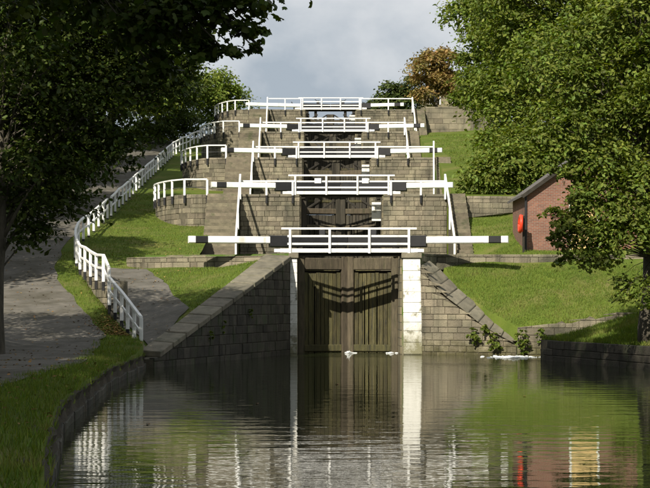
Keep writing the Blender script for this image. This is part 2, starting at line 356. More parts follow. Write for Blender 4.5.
# ------------------------------------------------------------------ layout numbers
LX = 1.45; HW = 2.2                                  # lock axis, half width
LV = [4.24, 7.88, 11.45, 15.05, 18.9]                # lockside level of each rise
YB = [75.0, 95.3, 115.6, 135.9, 156.2]               # footbridge of each rise
ORD = ['lowest', 'second', 'third', 'fourth', 'topmost']
P_L = pw([-50, 50, 56, 62, 66, 70, 75, 80, 86, 98, 120, 150, 165, 178, 400], [.55, .55, .62, .98, 1.5, 2.05, 2.9, 3.85, 4.9, 6.75, 10.2, 14.9, 17.2, 18.4, 18.8])
FY = [-40, 0, 8, 14, 20.7, 30, 43, 46, 53.3, 58, 60.2, 62, 65, 67, 68.5, 71, 74, 77, 80, 83, 86, 98, 144, 150, 156, 162, 170, 400]
FX = [1.0, .7, -.9, -2.1, -3.1, -4.26, -5.1, -5.3, -5.45, -5.55, -5.7, -6.2, -6.97, -7.52, -7.76, -8.44, -9.15, -9.88, -10.5, -10.95, -11.15, -11.1, -11.1, -10.75, -10.2, -9.6, -9.2, -9.2]
EDGE_L = pw(FY, FX)                                  # water's edge below y=60, fence line above
WING = lambda t: (-.98 - 3.42 * t, 74.6 - 12.4 * t)  # left wing wall in plan
WZ = lambda t: max(.5, 4.1 - 2.95 * t)
def hump(x, y, s=.05): return s * (math.sin(x * 1.3 + y * .7) + math.sin(x * .57 - y * 1.1 + 2) + .6 * math.sin(2.3 * x + 1.9 * y))

# terrain left of fence / bank
def TL(x, y):
    z = P_L(y); e = EDGE_L(y)
    bank = -15.8 if y > 78 else (-13.5 if y > 62 else -9.6)
    if x < bank: z += .32 * min(bank - x, 14) * min(1, max(.15, (y - 20) / 60)) + hump(x, y, .12) * min(1, bank - x)
    if y < 58 and x > e - .5: z -= .06
    return z + hump(x, y, .02)
# terrain right of the fence (RBF through measured points)
CP = [(-5.75, 60.2, .52), (-5.3, 60.2, .5), (-6.97, 65, 1.25), (-7.52, 67, 1.75), (-7.76, 68.5, 2.5), (-8.44, 71, 2.9), (-9.15, 74, 3.2), (-9.88, 77, 3.5), (-10.5, 80, 3.9), (-10.95, 83, 4.4), (-11.15, 86, 4.95),
      (-1.9, 74.4, 4.0), (-2.6, 72, 3.42), (-3.3, 69.4, 2.82), (-4.2, 66, 2.0), (-4.75, 63.5, 1.42), (-5.2, 61.6, .95), (-7.9, 78.4, 3.6), (-6, 77.5, 3.62), (-4, 76.8, 3.66), (-2.4, 75.9, 3.8), (-6, 72, 2.95), (-6, 68, 2.1)]
CP += [(x, y, P_L(y) - (.12 if x > -9 else 0)) for y in (84, 90, 98, 108, 120, 136, 150, 165, 180, 200) for x in (-11.1, -8, -5)]
cpa = np.array(CP); n_ = len(cpa)
def tps(r): return np.where(r > 1e-9, r * r * np.log(np.maximum(r, 1e-9)), 0)
d_ = np.hypot(cpa[:, None, 0] - cpa[None, :, 0], cpa[:, None, 1] - cpa[None, :, 1])
A_ = np.zeros((n_ + 3, n_ + 3)); A_[:n_, :n_] = tps(d_) + np.eye(n_) * .5; A_[:n_, n_] = 1; A_[:n_, n_ + 1:] = cpa[:, :2]; A_[n_, :n_] = 1; A_[n_ + 1:, :n_] = cpa[:, :2].T
sol = np.linalg.solve(A_, np.concatenate([cpa[:, 2], [0, 0, 0]]))
def TR(x, y):
    r = np.hypot(cpa[:, 0] - x, cpa[:, 1] - y); z = float(sol[:n_] @ tps(r) + sol[n_] + sol[n_ + 1] * x + sol[n_ + 2] * y)
    return z + hump(x, y, .02)
# terrain on the right
P_R = pw([78, 79, 85, 90, 96, 112, 116, 136, 150, 160, 175, 400], [3.9, 4.12, 4.55, 5.35, 6.9, 10.6, 11.3, 14.7, 16.0, 17.5, 18.8, 19.2])
XR = pw([-40, 20, 45, 57, 67.2, 67.6, 72.4, 72.7, 74, 76, 78, 79, 400], [13.5, 13, 12, 10.7, 8.3, 9.4, 9.6, 8.2, 7.2, 5.9, 5.5, 7.92, 7.92])
def TRR(x, y):
    if y >= 78:
        z = P_R(y) + .03 * max(0, x - 9)
        if y < 96:
            st = 4.25 + max(0, (y - 89.4) / 5.4) * 3.6; k_ = min(1, max(0, (x - 7.9) / 2.2)); z = min(z, st) * (1 - k_) + z * k_
    elif y >= 72.5:
        t = (y - 72.5) / 5.5; lo = .92 + .15 * (x - 8); z = lo + (3.9 - lo) * (t ** .9)
    else:
        b = XR(y); z = .78 + .32 * min(5, max(0, x - b - .6)) + .1 * max(0, x - b - 5)
    return z + hump(x, y, .025)

def sheet(name, rows, xl, xr, T, ncol, m, skirt=None, kind='structure', lift=0, power=1.0):
    V = []; nc = ncol
    for y in rows:
        a, b = xl(y), xr(y)
        for i in range(nc):
            t = i / (nc - 1); t = t ** power; x = a + (b - a) * t; V.append((x, y, T(x, y) + lift))
        if skirt == 'r': V.append((b + .03, y, -1.2)); V[-2] = (b, y, V[-2][2] - .03)
        if skirt == 'l': V.append((a - .03, y, -1.2))
    wd = nc + (1 if skirt else 0); F = []
    for j in range(len(rows) - 1):
        for i in range(nc - 1): F.append((j * wd + i, j * wd + i + 1, (j + 1) * wd + i + 1, (j + 1) * wd + i))
        if skirt == 'r': F.append((j * wd + nc - 1, j * wd + nc, (j + 1) * wd + nc, (j + 1) * wd + nc - 1))
        if skirt == 'l': F.append((j * wd + nc, j * wd, (j + 1) * wd, (j + 1) * wd + nc))
    me = bpy.data.meshes.new(name); me.from_pydata(V, [], F); me.polygons.foreach_set('use_smooth', [True] * len(F)); me.update()
    o = link(name, me, m); tag(o, kind=kind); return o
rows_all = [-40, -20, 0] + [5 + i for i in range(0, 120)] + [127 + i * 3 for i in range(30)] + [230, 300, 400]
sheet('ground_left', rows_all, lambda y: -45.0 if y < 230 else -300.0, EDGE_L, TL, 70, M['grass'], skirt='r', power=.6)
rows_r = [60.2 + .6 * i for i in range(62)] + [98 + i * 2 for i in range(50)] + [230, 300, 400]
def xr_bank(y):
    if y < 74.3: t = (74.6 - y) / 12.4; return -.98 - 3.42 * (t + .02) - (1.05 - .35 * t) + .2
    if y < 78.5: return -1.85 - (y - 74.3) * .9
    return -5.3
sheet('grass_bank_left', rows_r, lambda y: EDGE_L(y) + .04, xr_bank, TR, 26, M['grass'], skirt='l')
rr_r = [-40, -20, 0, 10, 20, 30, 40] + [44 + i for i in range(23)] + [67.2, 67.6, 68.5, 70, 71.5, 72.4, 72.7] + [73 + .5 * i for i in range(12)] + [79 + i for i in range(80)] + [160 + i * 4 for i in range(18)] + [300, 400]
sheet('ground_right', rr_r, lambda y: XR(y) + (.3 if y < 67.4 else 0), lambda y: 50.0 if y < 230 else 300.0, TRR, 60, M['grass'], skirt='l', power=1.5)
# hilltop flat beyond the locks and the country around
o = MB().box(-8.5, 6, 166, 420, 16.6, 18.35).build('hilltop_ground', M['grass']); tag(o, kind='structure')
o = MB().box(-3000, 3000, 400, 5000, 10, 18.2).build('far_ground', M['grass']); tag(o, kind='structure')
o = MB().box(-3000, 3000, -3000, 399, -2.2, -1.1).build('ground', M['soil']); tag(o, kind='structure')

# canal water and chamber water
def flat(name, poly, z, m):
    me = bpy.data.meshes.new(name); me.from_pydata([(x, y, z) for x, y in poly], [], [tuple(range(len(poly)))]); me.update(); o = link(name, me, m); tag(o, kind='structure'); return o
flat('canal_water', [(-14, -60), (22, -60), (22, 79), (-14, 79)], 0, M['water'])
for k in range(5):
    flat('chamber_water', [(LX - HW, YB[k] + 3.2), (LX + HW, YB[k] + 3.2), (LX + HW, (YB[k] + 22.2)), (LX - HW, YB[k] + 22.2)], LV[k] - (.9 if k < 4 else 1.5), M['water'])

# ------------------------------------------------------------------ paths
pathR = pw([-40, 0, 20, 35, 45, 52, 57, 60, 62, 66, 70, 76, 80, 86, 400], [-1.3, -1.6, -5.0, -5.95, -6.0, -6.35, -6.9, -7.1, -7.2, -8.1, -9.2, -10.8, -11.5, -11.9, -11.6])
pathL = pw([-40, 0, 20, 40, 50, 56, 62, 70, 80, 95, 400], [-4.5, -5, -8.3, -8.8, -9.3, -11, -13, -14, -15.2, -15.6, -15.6])
sheet('towpath', [y for y in rows_all if y <= 230], pathL, lambda y: pathR(y) + hump(y, 3, .05), TL, 14, M['path'], lift=.035)
brL = lambda y: EDGE_L(y) + .25
brR = pw([60.4, 62, 66, 70, 75, 77.6, 79, 82], [-5.5, -5.05, -4.6, -5.6, -6.7, -7.3, -9.2, -10.3])
sheet('lockside_path', [60.4 + .6 * i for i in range(36)], brL, lambda y: brR(y) + hump(y * 2, 1, .04), TR, 10, M['path'], lift=.045)

# ------------------------------------------------------------------ masonry of the lock: terraces
def curve_pts(k, dx=0.0):
    y = YB[k] - .45
    return [(-5.6, y), (-6.8, y + .05), (-7.45 + dx, y + .95), (-7.95 + dx, y + 2.0), (-8.35 + dx, y + 3.1), (-8.65 + dx, y + 4.3), (-8.8 + dx, y + 5.5), (-8.85 + dx, y + 9)]
def smooth(pts, n=4):
    P = [Vector(p) for p in pts]; P = [P[0] * 2 - P[1]] + P + [P[-1] * 2 - P[-2]]; out_ = []
    for i in range(1, len(P) - 2):
        for j in range(n):
            t = j / n; a, b, c, d = P[i - 1:i + 3]
            q = .5 * ((2 * b) + (c - a) * t + (2 * a - 5 * b + 4 * c - d) * t * t + (3 * b - a - 3 * c + d) * t ** 3); out_.append((q.x, q.y))
    return out_ + [tuple(P[-2])]
RWX = [None, 7.0, 7.75, 6.9, 8.6]     # left edge of the right-hand stairs
for k in range(5):
    y0 = YB[k] - .45; y1 = (YB[k + 1] - .47) if k < 4 else 182; zt = LV[k] - .02; zb = LV[k] - 5.2
    if k == 0:
        pl = [(LX - HW, y0 + .1), (LX - HW, y1), (-5.6, y1), (-5.6, 79), (-7.4, 79), (-5.5, 78.15), (-3.6, 77.5), (-2.2, 76.7), (-.95, 75.6), (-.95, y0 + .1)]
        mb = MB().prism(list(reversed(pl)), zb, zt)
        pr = [(LX + HW, y0 + .1), (4.4, y0 + .1), (4.75, 76.4), (5.4, 77.95), (8.2, 78.2), (8.2, y1), (LX + HW, y1)]
    else:
        cp = curve_pts(k)
        pl = [(x + .16, y + .16) for x, y in cp]
        pl = [(LX - HW, y0 + .06)] + pl + [(-8.7, y1 - .5), (-5.6, y1), (LX - HW, y1)]
        mb = MB().prism(list(reversed(pl)), zb, zt)
        xr = RWX[k] + 1.0
        pr = [(LX + HW, y0 + .06), (xr, y0 + .06), (xr, y1), (LX + HW, y1)]
        if k == 1: pr = [(LX + HW, y0 + .06), (xr, y0 + .06), (11.2, y0 + .6), (11.4, y0 + 5), (xr, y1), (LX + HW, y1)]
        if k == 4: pr = [(LX + HW, y0 + .06), (xr, y0 + .06), (15.4, y0 + .6), (15.4, y1), (LX + HW, y1)]
    o = mb.build('terrace_left', M['paving'] if k == 0 else M['grass']); tag(o, kind='structure')
    o = MB().prism(pr, zb, zt).build('terrace_right', M['paving'] if k not in (1, 4) else M['grass']); tag(o, kind='structure')
    # chamber sides (seen as slivers between the gates)
    for s in (-1, 1):
        x = LX + s * HW
        o = MB().box(min(x, x - s * .06), max(x, x - s * .06), y0 + (.3 if k == 0 else .12), y1 - .02, LV[k] - 5.1, LV[k] - .03).build('chamber_wall', M['ashlar'])
        tag(o, '%s side wall of the %s lock chamber, dressed stone' % ('left' if s < 0 else 'right', ORD[k]), 'lock wall', 'lock chamber walls')

# front faces of each rise, stone by stone
for k in range(1, 5):
    y = YB[k] - .45; zb = pw([0, 1], [LV[k - 1] - .1] * 2); zt = pw([0, 1], [LV[k] - .16] * 2)
    wl = stone_wall('lock_face_wall', 'stone front wall left of the %s lock gates' % ORD[k], [(-3.9, y), (LX - HW, y)], 1, zb, zt, ch=.25, bl=.46, seed=10 + k, cat='lock wall', group='front walls of the rises')
    coping(wl, [(-3.9, y - .05, LV[k] - .01), (LX - HW, y - .05, LV[k] - .01)], [(-3.9, y + .6, LV[k] - .01), (LX - HW, y + .6, LV[k] - .01)], 3, .15, seed=k)
    wr = stone_wall('lock_face_wall', 'stone front wall right of the %s lock gates' % ORD[k], [(LX + HW, y), (RWX[k], y)], 1, zb, zt, ch=.25, bl=.46, seed=20 + k, cat='lock wall', group='front walls of the rises')
    coping(wr, [(LX + HW, y - .05, LV[k] - .01), (RWX[k], y - .05, LV[k] - .01)], [(LX + HW, y + .6, LV[k] - .01), (RWX[k], y + .6, LV[k] - .01)], 3, .15, seed=k + 5)
    # curved retaining wall beside the stairs
    cp = smooth(curve_pts(k)); PP = Poly(cp)
    wc = stone_wall('curved_retaining_wall', 'curved stone retaining wall holding the %s terrace, left of the stairs' % ORD[k], cp, -1,
                    lambda s, PP=PP: P_L(PP.at(s)[0].y) - .7, lambda s, k=k: LV[k] - .02, ch=.27, bl=.6, seed=30 + k, group='curved retaining walls')
# extra walls on the right
zb = lambda s: 6.6 + .12 * s
stone_wall('retaining_wall', 'low stone retaining wall across the grass between stairs and brick hut', [(8.05, 94.85), (9.6, 95.0), (11.2, 95.5), (11.4, 99.5)], 1, zb, lambda s: LV[1] - .1, ch=.27, seed=41)
stone_wall('retaining_wall', 'tall stone wall beside the topmost lock, under the autumn tree', [(9.65, 155.7), (12.5, 155.9), (15.4, 156.3), (16.2, 158)], 1, lambda s: 16.3, lambda s: LV[4] + .2 + .02 * s, ch=.4, bl=.8, seed=42)
# low walls below the first balance beams
lw = [(-1.75, 75.75), (-2.3, 76.3), (-3.7, 77.1), (-5.6, 77.75), (-7.5, 78.5), (-8.3, 79.6)]
q = stone_wall('low_wall', 'low curved stone wall edging the lockside above the left grass triangle', lw[::-1], 1, lambda s: 3.2, lambda s: LV[0] - .1, ch=.24, bl=.55, seed=51)
rw = [(4.42, 74.95), (4.75, 76.3), (5.3, 77.55), (7, 77.9), (10, 78.0), (14.6, 78.1)]
q = stone_wall('low_wall', 'long low stone wall along the top of the right grass slope', rw, 1, lambda s: 3.55, lambda s: LV[0] + .0, ch=.24, bl=.6, seed=52)

# wing walls at the bottom lock
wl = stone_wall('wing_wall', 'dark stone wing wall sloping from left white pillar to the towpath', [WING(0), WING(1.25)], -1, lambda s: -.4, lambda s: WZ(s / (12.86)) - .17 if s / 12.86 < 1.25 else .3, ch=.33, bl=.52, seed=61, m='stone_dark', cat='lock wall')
fr = []; bk = []
for t in (0, .25, .5, .75, 1.0, 1.22):
    x, y = WING(t); z = WZ(t); wdt = 1.05 - .35 * t
    fr.append((x + .07, y - .02, z)); bk.append((x - wdt, y + .25, z + .05))
coping(wl, fr, bk, 12, .19, seed=6)
rwp = [(4.42, 74.55), (5.0, 74.2), (6.0, 73.75), (7.0, 73.25), (8.15, 72.6)]
rz = pw([0, .35, .9, 1.8, 2.85, 4.2], [3.75, 3.2, 2.6, 1.95, 1.15, .5])
wr = stone_wall('wing_wall', 'pale stone wing wall curving down from right white pillar', rwp, 1, lambda s: -.4, lambda s: rz(s) - .1, ch=.25, bl=.42, seed=62, cat='lock wall')
PP = Poly(rwp); fr = []; bkp = [(4.85, 76.0, 3.95), (5.4, 75.9, 3.5), (5.95, 75.5, 2.85), (6.6, 75.0, 2.25), (7.4, 74.3, 1.6), (8.3, 73.4, .98)]
for s in (.02, .35, .9, 1.8, 2.85, 4.1):
    p, d = PP.at(s); fr.append((p.x - .02, p.y - .06, rz(s)))
coping(wr, fr, bkp, 9, .12, seed=7, tuck=.16)
# rubble edge below the slope and the bank walls
stone_wall('rubble_wall', 'low rubble stone wall at the foot of the right grass slope', [(8.2, 72.6), (9.4, 72.35), (11.2, 72.1), (13.5, 72.0)], 1, lambda s: -.4, lambda s: 1.06 + .15 * s + .07 * math.sin(s * 5) + .06 * math.sin(s * 11 + 1), ch=.25, bl=.45, seed=63)
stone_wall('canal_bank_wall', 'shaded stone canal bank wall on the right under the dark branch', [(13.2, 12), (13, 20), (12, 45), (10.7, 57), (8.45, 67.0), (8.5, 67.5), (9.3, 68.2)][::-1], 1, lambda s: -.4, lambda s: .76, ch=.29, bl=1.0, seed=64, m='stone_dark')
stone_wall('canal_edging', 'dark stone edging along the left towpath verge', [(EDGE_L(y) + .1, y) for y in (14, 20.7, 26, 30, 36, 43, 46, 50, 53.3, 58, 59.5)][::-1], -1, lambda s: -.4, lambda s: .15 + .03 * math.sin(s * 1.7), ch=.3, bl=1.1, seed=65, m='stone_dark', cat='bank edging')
# bare earth face of the towpath bank above the edging
ys_ = [12 + .5 * i for i in range(96)]; bv_ = []
for y in ys_:
    for z, o_ in ((-.4, .13), (.12, .07), (.28, .02), (.43, .05), (.46, -.25)):
        bv_.append((EDGE_L(y) + o_ + .035 * math.sin(y * 2.3 + z * 9) + .03 * math.sin(y * 5.9), y, z + .02 * math.sin(y * 3.7)))
me = bpy.data.meshes.new('earth_bank'); me.from_pydata(bv_, [], [(j * 5 + i, j * 5 + i + 1, (j + 1) * 5 + i + 1, (j + 1) * 5 + i) for j in range(95) for i in range(4)]); me.update()
tag(link('earth_bank', me, M['soil']), kind='structure')
# retaining wall under the lower fence
fp = [(EDGE_L(y) - .02, y) for y in (60.4, 62, 65, 67, 68.5, 71, 74, 77, 80, 83)]; PF = Poly(fp)
stone_wall('path_retaining_wall', 'stone retaining wall below the fence between the two paths', fp[::-1], 1,
           lambda s: P_L(PF.at(PF.len - s)[0].y) - .35, lambda s: TR(PF.at(PF.len - s)[0].x + .1, PF.at(PF.len - s)[0].y) + .04, ch=.27, bl=.5, seed=66)

# white pillars at the lock entrance
def pillar(x0, x1, x0b, x1b, label):
    root = empty('pillar', (x0, 74.6, 0)); tag(root, label, 'pillar')
    z = -.4; rng = random.Random(int(x0 * 10)); zt = 3.98
    while z < zt - .02:
        h = min(rng.uniform(.36, .5), zt - z)
        if zt - z - h < .15: h = zt - z
        f = lambda zz: (zz + .4) / 4.4
        a0, b0 = x0b + (x0 - x0b) * f(z), x1b + (x1 - x1b) * f(z); a1, b1 = x0b + (x0 - x0b) * f(z + h), x1b + (x1 - x1b) * f(z + h); dy = rng.uniform(-.01, .01)
        mb = MB().hexa([(a0, 74.5 + dy, z + .004), (b0, 74.5 + dy, z + .004), (b0, 74.9, z + .004), (a0, 74.9, z + .004), (a1, 74.5 + dy, z + h - .004), (b1, 74.5 + dy, z + h - .004), (b1, 74.9, z + h - .004), (a1, 74.9, z + h - .004)])
        o = mb.build('painted_stone', M['oldwhite'], root); bv = o.modifiers.new('b', 'BEVEL'); bv.width = .015; bv.segments = 1; z += h
    o = MB().box(x0 - .06, x1 + .06, 74.42, 75.0, 3.985, 4.2).build('cap_stone', M['coping'], root); bv = o.modifiers.new('b', 'BEVEL'); bv.width = .02
pillar(-.99, -.70, -.99, -.70, 'narrow white-painted stone pillar left of the lowest gates')
pillar(3.68, 4.40, 3.72, 4.5, 'wide flaking white-painted stone pillar right of the lowest gates')
for k in range(1, 5):
    o = MB().box(LX + HW - .55, LX + HW - .065, YB[k] + 1.1, YB[k] + 1.5, LV[k] - 1.35, LV[k] - .35).build('gate_pillar', M['oldwhite'])  # only the sunlit top of each pillar; its shaded foot is left out
    tag(o, 'white-painted stone pillar on the right of the %s lock gates' % ORD[k], 'pillar', 'white gate pillars')

# ------------------------------------------------------------------ stairs with handrails
def stairs(k, x0, x1, side, label):
    y = YB[k] - .47; nst = 20; run = 5.6; root = empty('stone_stairs', ((x0 + x1) / 2, y - run, LV[k - 1])); tag(root, label, 'stairs', 'stone stairs between the rises')
    h = (LV[k] - LV[k - 1]) / nst
    for i in range(nst):
        ya = y - run + i * run / nst; z1 = LV[k - 1] + (i + 1) * h
        o = MB().box(x0 + .001 * (i % 3), x1 - .001 * (i % 2), ya, ya + run / nst + .06 if i < nst - 1 else y, max(LV[k - 1] - .3, z1 - .55), z1).build('step', M['step'], root)
    sm = MB().prism([(0, 0), (1, 0), (1, 1)], 0, 1); 
    pl = [(y - run + .1, LV[k - 1] - .3), (y - .02, LV[k - 1] - .3), (y - .02, LV[k] - .35), (y - run + .1, LV[k - 1])]
    v = [(xx, a, b) for xx in (x0 + .05, x1 - .05) for a, b in pl]
    me = bpy.data.meshes.new('stair_core'); me.from_pydata(v, [], [(0, 1, 2, 3), (7, 6, 5, 4), (0, 4, 5, 1), (1, 5, 6, 2), (2, 6, 7, 3), (3, 7, 4, 0)]); link('stair_core', me, M['mortar'], root)
    return root
def handrail(k, x, label, xb=None, group='stair handrails'):
    y = YB[k] - .47; run = 5.6; xb = x if xb is None else xb
    root = empty('stair_handrail', (x, y, LV[k])); tag(root, label, 'handrail', group)
    top = Vector((x, y - .1, LV[k] + 1.0)); bot = Vector((xb, y - run + .1, LV[k - 1] + 1.05))
    MB().bar(top, bot, .10, .10).build('rail', M['white'], root)
    MB().bar(Vector((x, y - .14, LV[k] - .3)), top + Vector((0, 0, .04)), .10).build('post', M['white'], root)
    MB().bar(Vector((xb, y - run + .14, LV[k - 1] + .12)), bot, .10).build('post', M['white'], root)
    MB().bar(Vector((xb, y - run + .14, LV[k - 1] - .02)), Vector((xb, y - run + .14, LV[k - 1] + .12)), .11).build('post_foot', M['black'], root)
    m = (top + bot) / 2; MB().bar(Vector((m.x, m.y, m.z - 1.2)), m, .09).build('post', M['white'], root)
for k in range(1, 5):
    stairs(k, -5.6, -3.93, -1, 'broad stone stairs climbing the left side to the %s lock' % ORD[k])
    stairs(k, RWX[k] + .02, RWX[k] + .95, 1, 'narrow stone stairs climbing the right side to the %s lock' % ORD[k])
    handrail(k, -3.88 if k < 3 else -4.02, 'white handrail of the left stairs to the %s lock' % ORD[k])
    handrail(k, RWX[k] - .1, 'white handrail of the right stairs to the %s lock' % ORD[k], xb=RWX[k] + (-.45 if k == 2 else -.02))

# ------------------------------------------------------------------ railings on the terraces
def post(root, x, y, L, top=.74, wd=.115):
    MB().bar((x, y, L - .08), (x, y, L + top), wd, wd).build('post', M['white'], root)
    MB().bar((x, y, L - .5), (x, y, L - .083), wd * .98, wd * .98).build('post_foot', M['black'], root)
for k in range(1, 5):
    cp = curve_pts(k); root = empty('curved_railing', (-5.6, YB[k], LV[k])); tag(root, 'white post-and-rail fence with black feet round the %s terrace edge' % ORD[k], 'railing', 'curved terrace railings')
    pts = [(x - .09 if i > 1 else x - .02, y - .09) for i, (x, y) in enumerate(cp[:7])]
    for x, y in pts: post(root, x, y, LV[k])
    for (a, b), (c, d) in zip(pts, pts[1:]):
        MB().bar((a, b, LV[k] + .76), (c, d, LV[k] + .76), .13, .08).build('top_rail', M['white'], root)
        MB().bar((a, b, LV[k] + .34), (c, d, LV[k] + .34), .035, .035).build('wire_rail', M['metal'], root)
    # straight front railings between stairs and footbridge
    yy = YB[k] - .57
    for s, xa, xb, xs, side in ((-1, -3.88 if k < 3 else -4.02, LX - 2.5, (-2.5, -1.12), 'left'), (1, RWX[k] - .1, LX + 2.5, (LX + 2.6, (LX + 2.6 + RWX[k]) / 2 + .1), 'right')):
        root = empty('front_railing', (xb, yy, LV[k])); tag(root, 'white front railing %s of the %s footbridge, up to the stairs' % (side, ORD[k]), 'railing', 'front railings')
        MB().bar((xa, yy, LV[k] + (.66 if k < 4 else .9)), (xb, yy, LV[k] + (.66 if k < 4 else .9)), .06, .085).build('top_rail', M['white'], root)
        for x in xs: post(root, x, yy - .0, LV[k], .64 if k < 4 else .88, .105)

# ------------------------------------------------------------------ footbridges
for k in range(5):
    L_ = LV[k]; y = YB[k]
    root = empty('footbridge', (LX, y, L_)); tag(root, 'white railed footbridge across the %s lock gates' % ORD[k], 'footbridge', 'white footbridges over the gates')
    o = MB().bar((LX - 2.85, y - .40, L_ + .06), (LX + 2.85, y - .40, L_ + .06), .10, .17).build('fascia', M['white'], root)
    for i in range(22):
        x = LX - 2.75 + i * .25; MB().box(x + .006, x + .244, y - .34, y - .02, L_ + .015, L_ + .075).build('deck_board', M['timber'], root)
    for xx in (LX - 2.9, LX + 2.9):
        MB().box(xx - .2, xx + .2, y - .46, y - .1, L_ + .0, L_ + .135).build('landing_block', M['white'], root)
    for x in (-2.44, -.80, .84, 2.48): MB().bar((LX + x, y - .47, L_ - .05), (LX + x, y - .47, L_ + .95), .10, .10).build('post', M['white'], root)
    for z, h in ((.97, .085), (.66, .085), (.34, .085)):
        e = 2.8 if z > .9 else 2.55
        MB().bar((LX - e, y - .40 if z < .9 else y - .45, L_ + z), (LX + e, y - .40 if z < .9 else y - .45, L_ + z), .05 if z < .9 else .11, h).build('rail', M['white'], root)
    MB().bar((LX - 2.25, y - .2, L_ - .09), (LX + 2.25, y - .2, L_ - .09), .16, .16).build('support_beam', M['dark_timber'], root)
    if k == 1:
        for x in (-1.25, 1.25): MB().box(LX + x - .17, LX + x + .17, y - .56, y - .535, L_ + .56, L_ + .82).build('sign_plate', M['white'], root)

# ------------------------------------------------------------------ gates with balance beams
for k in range(5):
    L_ = LV[k]; yg = YB[k] + 2.1; DEP = .8
    zb = L_ - 4.6; top = L_ - (.17 if k == 0 else .62)
    for s in (-1, 1):
        side = 'left' if s < 0 else 'right'
        hx, mxx = LX + s * (HW - .02), LX + s * .02
        U = Vector((mxx - hx, DEP, 0)); ul = U.length; U.normalize(); Nn = Vector((U.y, -U.x, 0)) if s < 0 else Vector((-U.y, U.x, 0))   # towards the camera
        if Nn.y > 0: Nn = -Nn
        H = Vector((hx, yg, 0)); pt = lambda u, n, z: tuple(H + U * u + Nn * n + Vector((0, 0, z)))
        root = empty('lock_gate', (hx, yg, zb)); tag(root, '%s leaf of the %s lock gates with its black and white balance beam' % (side, ORD[k]), 'lock gate', 'mitred lock gate leaves')
        def up(name, u, n, z0, z1, wd, dp, m): return MB().bar(pt(u, n, z0), pt(u, n, z1), wd, dp, up=tuple(Nn)).build(name, M[m], root)
        up('heel_post', .15, 0, zb, L_ - .12, .30, .32, 'timber' if k == 0 else 'timber_shaded'); up('mitre_post', ul - .15, 0, zb, L_ - .12, .30, .34, 'timber' if k == 0 else 'timber_shaded')
        def rail(name, z, h, dp, m, n=0, u0=.31, u1=None): return MB().bar(pt(u0, n, z), pt((ul - .31) if u1 is None else u1, n, z), dp, h).build(name, M[m], root)
        rail('top_rail', top - .26, .52, .30, 'timber') if k == 0 else rail('top_rail', top - .15, .30, .30, 'timber')
        nb = 9; gap0 = .31; bw = (ul - .62) / nb
        rng = random.Random(k * 2 + s)
        for i in range(nb):
            u = gap0 + (i + .5) * bw; slot = (i in (3, 5, 6)) if s > 0 else (i in (2,))
            z1 = top - (.62 if k == 0 else .34) - rng.uniform(0, .06 if k == 0 else .03)
            if not slot: up('plank', u, .02, zb + .1, z1, bw - .02, .07, 'timber_green' if k == 0 else 'timber_shaded')
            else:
                up('plank', u, .02, (zb + 3.2), z1, bw - .02, .07, 'timber_green' if k == 0 else 'timber_shaded')
                up('plank', u - bw * .32, .02, zb + .1, zb + 3.19, bw * .34, .07, 'timber_green' if k == 0 else 'timber_shaded'); up('plank', u + bw * .32, .02, zb + .1, zb + 3.19, bw * .34, .07, 'timber_green' if k == 0 else 'timber_shaded')
        o = MB().bar(pt(.25, -.12, (zb + top - .5) / 2), pt(ul - .25, -.12, (zb + top - .5) / 2), .06, top - .6 - zb).build('backing', M['dark_timber'], root)
        rail('bottom_rail', zb + .55, .3, .26, 'timber_green'); rail('middle_rail', zb + 1.95, .16, .20, 'timber_green') if k else None
        if k:
            rail('lower_rail', top - 1.0, .22, .34, 'timber'); 
            for a, b in ((.35, 1.1), (1.25, 1.95)):
                MB().bar(pt(a, .05, top - .02), pt(b, .05, L_ - .18), .10, .10).build('brace', M['dark_timber'], root)
            up('paddle_frame', .95, -.05, top, L_ + .25, .22, .16, 'dark_timber')
        # balance beam: from the mitre out over the lockside
        zbm = L_ + .52
        ends = {0: (6.75, 6.75), 1: (6.95, 6.0), 2: (7.45, 6.85), 3: (7.15, 6.95), 4: (7.4, 6.4)}[k][0 if s < 0 else 1]
        slope = .22
        def bp(dx, dz=0): return (LX + s * dx, yg + .35 - slope * dx + (.0), zbm + dz)
        b1 = 3.55 if k else 3.35
        if k == 4 and s < 0: b1 = 2.6
        beam = MB().bar(bp(.05), bp(b1), .36, .50).build('balance_beam', M['black'], root)
        band = .5
        MB().bar(bp(b1, .05), bp(ends - band - .3, .05), .30, .30).build('beam_arm', M['white'], beam).location = (0, 0, 0)
        if not (k == 1 and s > 0) and not (k == 4 and s < 0):
            MB().bar(bp(ends - band - .3, .05), bp(ends - .28, .05), .302, .302).build('beam_band', M['black'], beam).location = (0, 0, 0)
            MB().bar(bp(ends - .28, .05), bp(ends, .05), .30, .30).build('beam_tip', M['white'], beam).location = (0, 0, 0)
        else:
            MB().bar(bp(ends - band - .3, .05), bp(ends, .05), .30, .30).build('beam_tip', M['white'], beam).location = (0, 0, 0)
        MB().bar(bp(1.1, .2), bp(1.1, .52), .26, .2).bar(bp(1.1, .45), bp(1.38, .62), .05, .05).build('paddle_gear', M['metal'], root)
        MB().bar(bp(HW - .15, -.62), bp(HW - .15, -.2), .28, .28).build('beam_block', M['dark_timber'], root)
